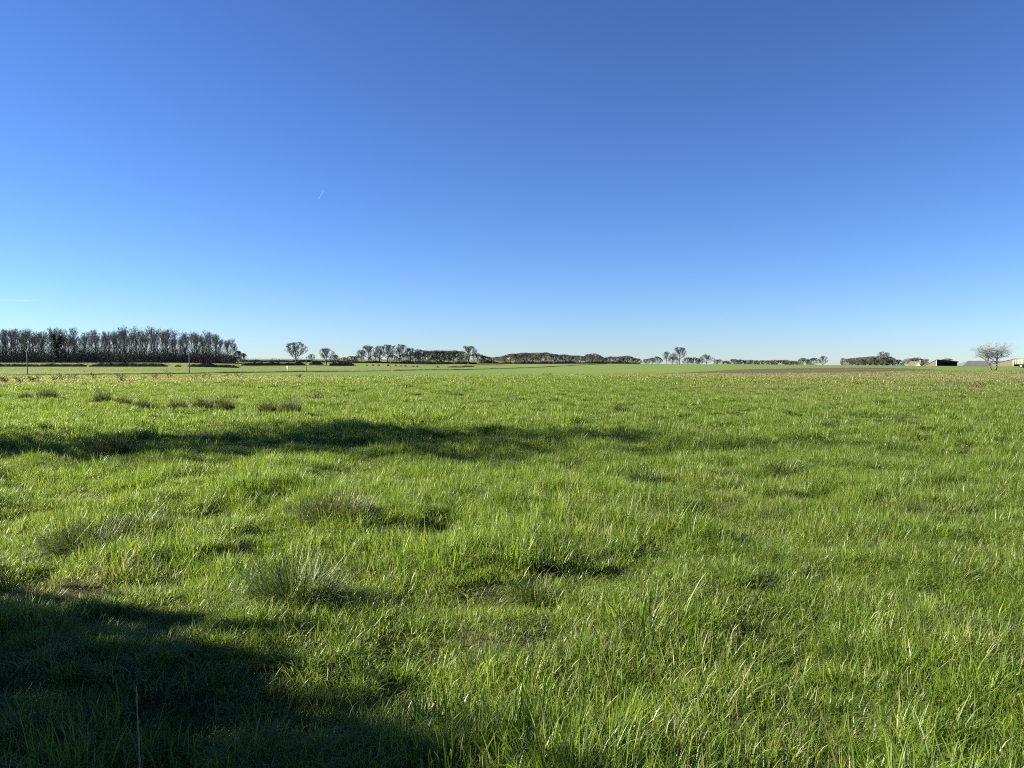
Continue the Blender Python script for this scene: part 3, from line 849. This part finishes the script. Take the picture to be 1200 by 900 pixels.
hedge('short isolated stub of hedge between two gaps', [(205, 404), (216, 405)], 2.2, 1.6, 3)
hedge('dark hedge running behind the second pole', [(220, 405), (283, 410)], 3.0, 1.8, 4)
hedge('dark hedge under the larger lone oak', [(284, 480), (330, 520), (359, 540)], 3.6, 2.0, 5)
hedge('far thin hedge on the rise behind the larger oak', [(282, 640), (330, 650), (420, 690)], 3.0, 2.2, 6, tw=.18)
hedge('dark hedge between the two lone oaks', [(362, 560), (381, 565)], 3.2, 1.8, 7)
hedge('dense hedge beside the smaller lone oak', [(386, 545), (417, 550)], 3.8, 2.4, 8)
hedge('long low hedge below the bare trees in the middle distance', [(400, 640), (480, 655), (560, 690)], 2.6, 2.2, 9, tw=.18)
hedge('long far hedge below the scrubby wood on the skyline', [(560, 720), (640, 720), (752, 720)], 4.2, 2.6, 10, dens=6, tw=.2)
hedge('overgrown thick hedge left of the scrubby wood', [(470, 700), (515, 705), (560, 715)], 3.4, 2.6, 15, dens=7, tw=.2)
hedge('low dark patch of hedge on the pasture bank', [(542, 600), (557, 606)], 1.6, 1.8, 11)
hedge('longer low hedge remnant beyond the crop', [(524, 580), (546, 590)], 1.5, 1.7, 12)
hedge('rough grassy ditch bank beside the pole line', [(-80, 205), (0, 205), (32, 208), (130, 228), (222, 249), (300, 300), (359, 346), (420, 398), (458, 431)], 0.55, 1.6, 13, dens=7, name='ditch_bank', cat='ditch bank', tw=.1)
hedge('thin ditch edge climbing toward the crest across the crop', [(462, 438), (533, 522), (600, 566), (660, 598), (712, 634)], 0.8, 2.2, 14, dens=4, name='ditch_bank', cat='ditch bank', tw=.12)
for k, u in enumerate([378, 430, 437, 444, 455, 464, 470, 475, 484, 489, 513]):
    Y = 560 + k; hedge('small dark bush in the broken row along the crop edge', [(u - 1.6, Y), (u, Y), (u + rt.uniform(1.2, 2.6), Y)], rt.uniform(1.3, 2.0), 2.0, 40 + k, dens=14, name='bush', cat='bush', group='broken row of small bushes')

# ------------------------------------------------------------------ lone and grouped trees
def at_px(kind, u, Y, top, label, wide=1.0, group=None, rz=None, cat='tree', name=None):
    p = spot(u, Y); h = (HOR - top) / FPX * Y + EYE - p.z
    return plant(kind, p, h, label, group, rz, wide, cat, name)
at_px(OAK[0], 347.5, 545, 399.5, 'larger lone bare oak with broad rounded crown above the hedge', 1.05, rz=0.4)
at_px(OAK[1], 382, 556, 406, 'smaller lone bare oak with dark trunk beside the dense hedge', 1.0, rz=2.0)
at_px(OAK[2], 365, 640, 414, 'faint distant round tree between the two lone oaks', 0.9)
at_px(SCRUB[0], 392, 640, 415, 'low spreading tree behind the smaller lone oak', 1.1)
for u, t, k in [(404, 418, 1), (412, 416.5, 2), (419, 416, 3)]:
    at_px(SCRUB[k], u, 660, t, 'low scrub tree filling the skyline right of the smaller oak', 1.3, 'low scrub right of the oaks')
for u, t, w, k in [(423, 409, .8, 0), (432, 403, .95, 1), (445, 404, .8, 2), (454, 402.5, .85, 3), (468, 402.5, .95, 0), (481, 406, .85, 1), (491, 408, .75, 2)]:
    at_px(OAK[k], u, 650, t, 'bare spreading tree in the open row above the long low hedge', w, 'open row of bare trees')
for u, t, k in [(440, 415, 0), (460, 415, 1), (473, 414, 2), (487, 411, 3), (497, 409.5, 4), (504, 410, 0), (511, 409.5, 1), (518, 409.8, 2), (525, 410, 3), (532, 409.5, 4), (539, 410.5, 0)]:
    at_px(SCRUB[k], u, 690, t, 'olive brown scrub tree packed in the low copse', 1.25, 'trees of the low copse')
at_px(OAK[3], 549, 680, 404, 'rounded bare tree rising over the end of the low copse', 0.95)
for u, t, k in [(559, 413, 1), (566, 416, 2), (572, 417, 3)]:
    at_px(SCRUB[k], u, 700, t, 'small dark tree trailing off the end of the low copse', 1.1, 'small trees past the low copse')
sky_top = lambda u: np.interp(u, [576, 590, 600, 620, 640, 655, 670, 685, 694, 700, 708, 716, 724, 736, 744, 750], [417.5, 416, 413, 412.5, 412, 414, 415, 416, 412.5, 415, 418, 417, 416.5, 416, 418, 420])
u = 578
while u < 750:
    at_px(SCRUB[rt.randrange(5)], u, 760 + rt.uniform(-15, 25), float(sky_top(u)) + rt.uniform(-.3, .8), 'olive brown tree in the long scrubby wood on the skyline', rt.uniform(1.1, 1.4), 'trees of the skyline scrub')
    u += rt.uniform(4.2, 6.5)
for u, t, w, k in [(757, 420, 1.2, 0), (764, 418.5, 1.2, 1), (770, 417, 1.1, 2)]:
    at_px(SCRUB[k], u, 760, t, 'small bush like tree on the skyline before the two tall crest trees', w, 'bushes before the crest trees')
at_px(OAK[1], 781, 700, 410.5, 'broken topped bare tree left of the tall forked crest tree', 0.75, rz=1.3)
at_px(OAK[3], 796, 690, 405.5, 'tall forked bare tree standing highest on the crest', 0.85, rz=2.9)
for u, t, k in [(788, 417, 1), (806, 418, 2), (812, 418, 3), (819, 419, 4)]:
    at_px(SCRUB[k], u, 720, t, 'low bush at the feet of the tall crest trees', 1.2, 'bushes under the crest trees', cat='bush')
at_px(OAK[0], 828, 700, 414.5, 'neat domed bare tree alone on the crest', 1.25)
for u, t, k in [(841, 420.5, 0), (851, 422, 1), (859, 420, 2), (866, 420.5, 3), (872, 421, 4), (879, 421, 0), (886, 421.5, 1), (893, 421.5, 2), (900, 421.5, 3), (907, 421, 4), (914, 421, 0), (921, 421, 1), (928, 422, 2), (933, 422.5, 3)]:
    at_px(SCRUB[k], u, 760, t, 'distant low tree barely showing over the green crest', 1.3, 'distant trees over the crest')
for u, t, k in [(941, 418.5, 1), (953, 418.5, 2)]:
    at_px(SCRUB[k], u, 640, t, 'rounded dark bush standing over the crest beside a wispy tree', 1.15, 'rounded bushes on the crest', cat='bush', name='bush')
at_px(OAK[2], 964, 650, 416, 'wispy pale bare tree beside two rounded bushes', 0.8)
at_px(OAK[1], 987, 620, 418, 'thin small tree left of the right hand copse', 0.5)
for i, u in enumerate(np.arange(992, 1046, 4.4)):
    t = float(np.interp(u, [992, 1010, 1030, 1040, 1047], [419.5, 417.5, 416, 417, 420]))
    at_px(SCRUB[i % 5], float(u), 560 + (i % 3) * 8, t, 'brown bushy tree in the copse left of the farm', 1.15, 'copse left of the farm')
at_px(OAK[0], 1034, 575, 411, 'twin topped bare tree rising from the farm copse', 0.6, rz=.5)
at_px(OAK[2], 1039, 580, 411.5, 'slim bare tree leaning out over the farm copse', 0.5, rz=1.5)
for u, t, w, k in [(1052, 420.5, 1.1, 0), (1066, 419, 1.3, 1), (1073, 418, 1.3, 2), (1080, 419.5, 1.1, 3)]:
    at_px(SCRUB[k], u, 560, t, 'dark garden tree behind the thatched cottage', w, 'garden trees behind the cottage')
at_px(OAK[3], 1086, 540, 419.5, 'spiky bare tree between the cottage and the open barn', 0.6)
at_px(SCRUB[4], 1110, 560, 419, 'thin round tree showing above the open barn roof', 1.1)

# the pale tree in front of the farm
def pale_tree():
    Y = 172.0; p = spot(1164, Y); k = Y / FPX
    o = thing('pale_tree', 'pale bare tree with two stems splayed from one base', 'tree', (p.x, p.y, p.z - .1))
    T = MB(); C = MB(); r = random.Random(77)
    q = lambda px, py, dy=0.0: Vector(((px - 1164) * k, dy, (435.2 - py) * k))
    stems = [([q(1164, 435.2), q(1161.5, 433), q(1159.5, 430), q(1159, 426), q(1157.5, 421), q(1154, 416.5)], .17),
             ([q(1164.5, 435.2), q(1167, 433.5), q(1168, 430), q(1168, 425, .1), q(1169, 421, .2), q(1172.5, 417.5, .3), q(1177, 413, .5)], .20),
             ([q(1168, 425), q(1166.3, 420, -.4), q(1166, 414, -.8), q(1168.5, 409, -1)], .11),
             ([q(1159, 425), q(1155, 421.5, .4), q(1150, 418, .8), q(1145, 415.5, 1)], .09),
             ([q(1158, 421), q(1160.5, 416, .5), q(1161.5, 410, .9)], .09),
             ([q(1171, 419), q(1177, 417, -.5), q(1182, 414.5, -.9)], .08),
             ([q(1169, 421), q(1170, 415, .9), q(1172, 408, 1.4)], .09),
             ([q(1157, 420), q(1153.5, 415, -.8), q(1151, 410, -1.3)], .08),
             ([q(1159.5, 429), q(1154, 425, -1), q(1147, 421, -1.8)], .06)]
    for pts, rad in stems:
        T.tube(pts, [rad * (1 - .62 * i / (len(pts) - 1)) for i in range(len(pts))], 7, cap=True)
    def top(px): return np.interp(px, [1135, 1140, 1148, 1155, 1163, 1170, 1175, 1181, 1188], [420, 405, 403.5, 404.5, 401.5, 400, 402, 405, 412])
    ends = []
    for pts, rad in stems:
        for _ in range(10):
            i = r.randrange(max(1, len(pts) // 2), len(pts)); b0 = pts[i - 1].lerp(pts[i], r.random())
            tgt_px = r.uniform(1137, 1187); t = float(top(tgt_px)); tgt = q(tgt_px, t + abs(r.gauss(0, 6)), r.uniform(-3.4, 3.4))
            if (tgt - b0).length > 4.5: tgt = b0 + (tgt - b0).normalized() * 4.5
            m1 = b0.lerp(tgt, .5) + Vector((r.uniform(-.3, .3), r.uniform(-.3, .3), r.uniform(-.1, .4)))
            C.tube([b0, m1, tgt], [.045, .03, .014], 4, cap=False)
            for _ in range(12):
                s = r.uniform(.25, 1); s0 = b0.lerp(m1, s * 2) if s < .5 else m1.lerp(tgt, s * 2 - 1)
                d = (tgt - b0).normalized() + Vector((r.uniform(-1, 1), r.uniform(-1, 1), r.uniform(-.6, 1)))
                e = s0 + d.normalized() * r.uniform(.35, 1.0); C.sliver(s0, e, .026, r)
                for _ in range(3):
                    f = s0.lerp(e, r.uniform(.3, 1)); C.sliver(f, f + (d.normalized() + Vector((r.uniform(-1, 1), r.uniform(-1, 1), r.uniform(-.6, 1)))).normalized() * r.uniform(.2, .55), .018, r)
    T.build('trunk', M['bark_pale'], o); C.build('crown', M['twig_pale'], o)
pale_tree()

# evergreen trees beside the meadow whose shadows fall across it
def evergreen(loc, H, rx, ry, z0, label, seed, n=15000, lobes=26, leaf=1.0, fill=0.0):
    r = random.Random(seed); o = thing('evergreen_tree', label, 'tree', (loc[0], loc[1], gz(*loc) - .1))
    T = MB(); T.tube([(0, 0, 0), (.05, .05, z0 + .6), (0, .1, H * .6), (.1, 0, H * .9)], [.2, .17, .1, .03], 8)
    cz = (H + z0) / 2; hz = (H - z0) / 2
    L = []
    for k in range(lobes):
        d = Vector((r.gauss(0, 1), r.gauss(0, 1), r.gauss(0, 1))).normalized() * (r.random() ** .45) * .78
        c = Vector((d.x * rx, d.y * ry, cz + d.z * hz)); L.append((c, r.uniform(.25, .42) * min(rx, ry, hz) * 1.25))
        T.tube([(0, 0, min(max(c.z - 1, .4), H * .85)), c], [.05, .015], 5, cap=False)
    m = MB()
    for _ in range(n):
        c, rad = L[r.randrange(lobes)]
        if r.random() < fill:
            d = Vector((r.gauss(0, 1), r.gauss(0, 1), r.gauss(0, 1))).normalized() * (r.random() ** .42)
            c = Vector((d.x * rx, d.y * ry, cz + d.z * hz)); rad = 0.12
        d = Vector((r.gauss(0, 1), r.gauss(0, 1), r.gauss(0, 1))).normalized() * rad * (r.random() ** .4)
        p = c + d
        if p.z < 0.08: continue
        e = Vector((r.gauss(0, 1), r.gauss(0, 1), r.gauss(0, 1))).normalized() * r.uniform(.09, .17) * leaf
        s = e.cross(Vector((r.gauss(0, 1), r.gauss(0, 1), r.gauss(0, 1)))).normalized() * .045 * leaf
        m.add([p, p + e * .5 + s, p + e, p + e * .5 - s], [(0, 1, 2, 3)])
    T.build('trunk', M['bark'], o); m.build('crown', M['evergreen'], o)
evergreen((-16.5, 16.3), 13.6, 2.7, 4.0, 0.6, 'tall leafy evergreen whose long shadow bands the middle of the meadow', 5, 14000, 48)
evergreen((-12.6, 2.2), 6.9, 3.0, 4.7, -1.6, 'broad leafy evergreen whose shadow darkens the foreground corner of the meadow', 6, 52000, 50, 1.9, 0.75)
evergreen((-16.2, 13.8), 8.2, 2.4, 2.4, 0.3, 'shorter unseen evergreen added beside the tall one to thicken its shadow band', 9, 5500, 26)  # unseen tree added to thicken the left half of the shadow band

# ------------------------------------------------------------------ poles and marker post
def pole(u, Y, H, label, group=None, cross=True):
    p = spot(u, Y); o = thing('utility_pole', label, 'pole', (p.x, p.y, p.z), 0.5, group)
    m = MB(); m.tube([(0, 0, -.3), (0, 0, H * .5), (.02, 0, H)], [.13, .115, .09], 8); m.build('shaft', M['pole'], o, True)
    c = MB(); c.tube([(.02, 0, H), (.02, 0, H + .12)], [.11, .09], 8); c.build('cap', M['metal'], o)
    b = MB(); b.box((-.34, -.2, H - .5), (.34, -.1, H - .4)); br = b.build('bracket', M['pole'], o)
    for s in (-1, 1):
        i = MB(); i.tube([(s * .3, -.15, H - .4), (s * .3, -.15, H - .26)], [.05, .035], 6); i.build('insulator', M['white'], br)
    return o
pole(32, 208, 6.9, 'tallest weathered wooden pole beside the soil track before the wood')
pole(222, 250, 6.9, 'wooden pole standing before the last trees of the wood')
pole(359, 347, 6.9, 'wooden pole standing between the two lone oaks')
pole(458, 432, 6.9, 'wooden pole in front of the open row of bare trees')
pole(533, 522, 6.9, 'wooden pole in front of the low copse at the crop edge')
pole(715, 640, 6.9, 'far wooden pole rising from the hedge at the end of the skyline wood')
pole(744, 800, 6.9, 'faint farthest pole over the hedge end')
def marker():
    p = spot(337, 335); o = thing('marker_post', 'white marker post with small roofed head at the ditch edge', 'post', (p.x, p.y, p.z), R(-50))
    m = MB(); m.tube([(0, 0, -.2), (0, 0, 1.7)], [.14, .14], 8); m.build('post', M['white'], o)
    h = MB(); h.box((-.42, -.14, 1.55), (.42, .14, 2.1)); h.build('head', M['white'], o)
    g = MB(); g.add([(-.5, -.2, 2.103), (.5, -.2, 2.103), (.5, .2, 2.103), (-.5, .2, 2.103), (0, -.2, 2.65), (0, .2, 2.65)], [(3, 2, 1, 0), (0, 1, 4), (2, 3, 5), (1, 2, 5, 4), (3, 0, 4, 5)]); g.build('roof', M['white'], o)
marker()

# ------------------------------------------------------------------ the farm on the right
def slab(m, a, b, c, d, t):
    """a thick sheet through four corners (anticlockwise seen from above)"""
    a, b, c, d = map(Vector, (a, b, c, d)); n = (b - a).cross(d - a).normalized() * t
    m.add([a, b, c, d, a + n, b + n, c + n, d + n], [(3, 2, 1, 0), (4, 5, 6, 7), (0, 1, 5, 4), (1, 2, 6, 5), (2, 3, 7, 6), (3, 0, 4, 7)])
def prism(m, x0, x1, y0, y1, zb, zf, zk):
    """upright slab whose top falls from zf at y0 to zk at y1"""
    m.add([(x0, y0, zb), (x1, y0, zb), (x1, y1, zb), (x0, y1, zb), (x0, y0, zf), (x1, y0, zf), (x1, y1, zk), (x0, y1, zk)],
          [(3, 2, 1, 0), (4, 5, 6, 7), (0, 1, 5, 4), (1, 2, 6, 5), (2, 3, 7, 6), (3, 0, 4, 7)])
def open_barn(u, Y, width, depth, hl, hr, label, rz, bays=4, base=None, back=0.3):
    p = spot(u, Y); z = p.z if base is None else base
    o = thing('open_barn', label, 'barn', (p.x, p.y, z), rz)
    m = MB(); prism(m, 0, .2, .1, depth, -1, hl, hl * back); m.build('wall', M['cream_wall'], o)
    m = MB(); prism(m, width - .2, width, .1, depth, -1, hr, hr * back); m.build('wall', M['cream_wall'], o)
    m = MB(); m.box((.203, depth - .2, -1), (width - .203, depth, min(hl, hr) * back)); m.build('back_wall', M['shadow_board'], o)
    m = MB(); m.box((.203, .5, -1), (width - .203, .55, min(hl, hr) * .55)); m.build('front_shade_board', M['dark_wood_and_shade'], o)  # dark sheet just inside stands for the shade of the open front
    for k in range(bays + 1):
        x = .12 + (width - .24) * k / bays; hh = hl + (hr - hl) * k / bays
        m = MB(); m.box((x - .12, -.14, -1), (x + .12, .096, hh - .05)); m.build('post', M['post'] if k == 0 else M['dark_wood_and_shade'], o)  # first post toned pale as sunlit, the others dark as shaded
    m = MB(); slab(m, (-.3, -.5, hl + .05), (width + .3, -.5, hr + .05), (width + .3, depth + .3, hr * back + .05), (-.3, depth + .3, hl * back + .05), .18); rf = m.build('roof', M['roof_grey'], o)
    m = MB(); m.add([(-.3, -.56, hl - .5), (width + .3, -.56, hr - .4), (width + .3, -.503, hr - .4), (-.3, -.503, hl - .5), (-.3, -.56, hl + .22), (width + .3, -.56, hr + .22), (width + .3, -.503, hr + .22), (-.3, -.503, hl + .22)], [(3, 2, 1, 0), (4, 5, 6, 7), (0, 1, 5, 4), (1, 2, 6, 5), (2, 3, 7, 6), (3, 0, 4, 7)])
    m.build('fascia', M['dark_wood_and_shade'], rf)
    return o
k400 = 1 / FPX
def zrow(py, Y): return EYE - (py - HOR) / FPX * Y
# open fronted barn, turned so its sunlit left wall shows
b1 = open_barn(1097, 380, 12.6, 9, 5.2, 4.2, 'dark open fronted barn with sunlit cream left wall on the crest', R(-46), base=zrow(421.4, 380) - 5.3)
b1.rotation_euler = (0, 0, R(15))
# thatched cottage
def cottage(u, Y, label):
    p = spot(u, Y); top = zrow(423.3, Y); o = thing('cottage', label, 'house', (p.x, p.y, top - 6.2), R(-25))
    m = MB(); m.box((-3.6, -2.6, -1), (3.6, 2.6, 3.4)); m.build('wall', M['cream_wall'], o)
    m = MB(); e = 3.0
    m.add([(-4.2, -3.1, e), (4.2, -3.1, e), (4.2, 3.1, e), (-4.2, 3.1, e), (-2.2, 0, 6.2), (2.2, 0, 6.2)], [(3, 2, 1, 0), (0, 1, 5, 4), (2, 3, 4, 5), (1, 2, 5), (3, 0, 4)]); rf = m.build('roof', M['thatch'], o)
    m = MB(); m.box((2.3, -.4, 5.4), (3.0, .4, 6.9)); m.build('chimney', M['brick'], rf)
    m = MB(); m.box((.4, -3.6, -1), (3.0, -2.603, 3.2)); m.add([(.2, -3.75, 3.203), (3.2, -3.75, 3.203), (3.2, -1.2, 3.203), (.2, -1.2, 3.203), (1.7, -3.75, 5.2), (1.7, -1.2, 5.2)], [(3, 2, 1, 0), (0, 1, 4), (2, 3, 5), (1, 2, 5, 4), (3, 0, 4, 5)]); m.build('gable', M['white'], o)
    m = MB(); m.box((1.1, -3.65, 1.4), (2.3, -3.603, 2.6)); w = m.build('window', M['glass'], o)
    m = MB(); m.box((1.0, -3.7, 1.25), (2.4, -3.6, 1.39)); m.build('sill', M['white'], w)
cottage(1072, 430, 'small cottage with straw yellow hipped roof and white gable on the crest')
# long low shed with grey roof, behind the pale tree
def long_shed():
    Y = 390; p = spot(1128, Y); w = (1186 - 1128) * Y / FPX; top = zrow(422.8, Y); H = 5.6
    o = thing('long_shed', 'long low farm shed with grey hipped roof behind the pale tree', 'shed', (p.x, p.y, top - H), R(-4))
    m = MB(); m.box((0, 0, -1), (w, 10, 3.2)); m.build('wall', M['shadow_board'], o)
    m = MB(); m.add([(-.5, -.6, 3.0), (w, -.6, 3.0), (w, 10.6, 3.0), (-.5, 10.6, 3.0), (5.2, 5, H), (w, 5, H)], [(3, 2, 1, 0), (0, 1, 5, 4), (2, 3, 4, 5), (3, 0, 4), (1, 2, 5)]); m.build('roof', M['roof_grey'], o)
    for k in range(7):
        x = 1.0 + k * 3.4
        m = MB(); m.box((x, -.06, .4), (x + 2.2, -.003, 2.7)); m.build('opening_shade', M['dark_wood_and_shade'], o)  # dark panel on the wall stands for the shade inside an open bay
        m = MB(); m.box((x - .75, -.1, -1), (x - .45, -.003, 2.95)); m.build('post', M['post'], o)
long_shed()
b2 = open_barn(1187, 330, 12, 10.5, 5.6, 5.4, 'tall open barn with pale corner post at the edge of the farm', R(14), 3, zrow(420.6, 330) - 5.7, 0.62)
# farm trailer with a pale body
def trailer():
    Y = 245; p = spot(1201, Y); o = thing('farm_trailer', 'pale green farm trailer with dark wheels parked before the tall barn', 'trailer', (p.x, p.y, p.z), R(-55))
    L = 5.0
    m = MB(); m.add([(-L / 2, -1.1, 1.15), (L / 2, -1.1, 1.15), (L / 2, 1.1, 1.15), (-L / 2, 1.1, 1.15), (-L / 2 - .15, -1.2, 2.65), (L / 2 + .15, -1.2, 2.85), (L / 2 + .15, 1.2, 2.85), (-L / 2 - .15, 1.2, 2.65)], [(3, 2, 1, 0), (4, 5, 6, 7), (0, 1, 5, 4), (1, 2, 6, 5), (2, 3, 7, 6), (3, 0, 4, 7)]); bd = m.build('body', M['trailer'], o)
    for k in range(5):
        x = -L / 2 + .35 + k * (L - .7) / 4; m = MB(); m.box((x - .05, -1.27, 1.2), (x + .05, -1.203, 2.6)); m.build('rib', M['trailer'], bd)
    m = MB(); m.box((-L / 2, -.5, .9), (L / 2, .5, 1.147)); m.tube([(-L / 2, 0, 1.0), (-L / 2 - 1.4, 0, .7)], [.09, .07], 6); m.build('chassis', M['dark_wood_and_shade'], o)
    for x in (-.7, .7):
        for y in (-.95, .95):
            m = MB(); m.tube([(x, y - .2, .62), (x, y - .16, .62), (x, y + .16, .62), (x, y + .2, .62)], [.5, .62, .62, .5], 16); wh = m.build('wheel', M['tyre'], o)
            m = MB(); m.tube([(x, y - .22, .62), (x, y + .22, .62)], [.26, .26], 12); m.build('rim', M['metal'], wh)
trailer()

# ------------------------------------------------------------------ traces in the sky
def sky_mat(name, dens):
    m, nt, out = new_mat(name)
    d = nt.nodes.new('ShaderNodeBsdfDiffuse'); d.inputs[0].default_value = (.9, .9, .9, 1)
    tl = nt.nodes.new('ShaderNodeBsdfTranslucent'); tl.inputs[0].default_value = (.9, .9, .9, 1)
    ad = nt.nodes.new('ShaderNodeAddShader'); nt.links.new(d.outputs[0], ad.inputs[0]); nt.links.new(tl.outputs[0], ad.inputs[1])
    t = nt.nodes.new('ShaderNodeBsdfTransparent'); ms = nt.nodes.new('ShaderNodeMixShader')
    lw = nt.nodes.new('ShaderNodeLayerWeight'); lw.inputs[0].default_value = 0.5
    mr = nt.nodes.new('ShaderNodeMapRange'); mr.inputs[3].default_value = dens; mr.inputs[4].default_value = 0.0
    nt.links.new(lw.outputs['Facing'], mr.inputs[0]); nt.links.new(mr.outputs[0], ms.inputs[0])
    nt.links.new(t.outputs[0], ms.inputs[1]); nt.links.new(ad.outputs[0], ms.inputs[2]); nt.links.new(ms.outputs[0], out.inputs[0])
    return m
def sky_pt(px, py, Y): return Vector(((px - 600) / FPX * Y, Y, EYE + (HOR - py) / FPX * Y))
m = MB(); a = sky_pt(374.6, 235, 30000); b = sky_pt(381.5, 224, 31500)
m.tube([a, a.lerp(b, .1), a.lerp(b, .5), b], [8, 22, 16, 2], 10)
tag(m.build('contrail', sky_mat('contrail_vapour', .09), None, True), 'short white vapour trail slanting in the open blue sky', 'contrail')
m = MB(); a = sky_pt(-60, 352.5, 30000); b = sky_pt(46, 351.8, 30000)
m.tube([a, a.lerp(b, .4), a.lerp(b, .7), b], [60, 55, 40, 5], 12)
tag(m.build('cirrus_streak', sky_mat('cirrus_vapour', .04), None, True), 'faint flat cirrus streak low over the wood', 'cloud')
print('trees in wood', wood_n, 'grass patches', len(P))
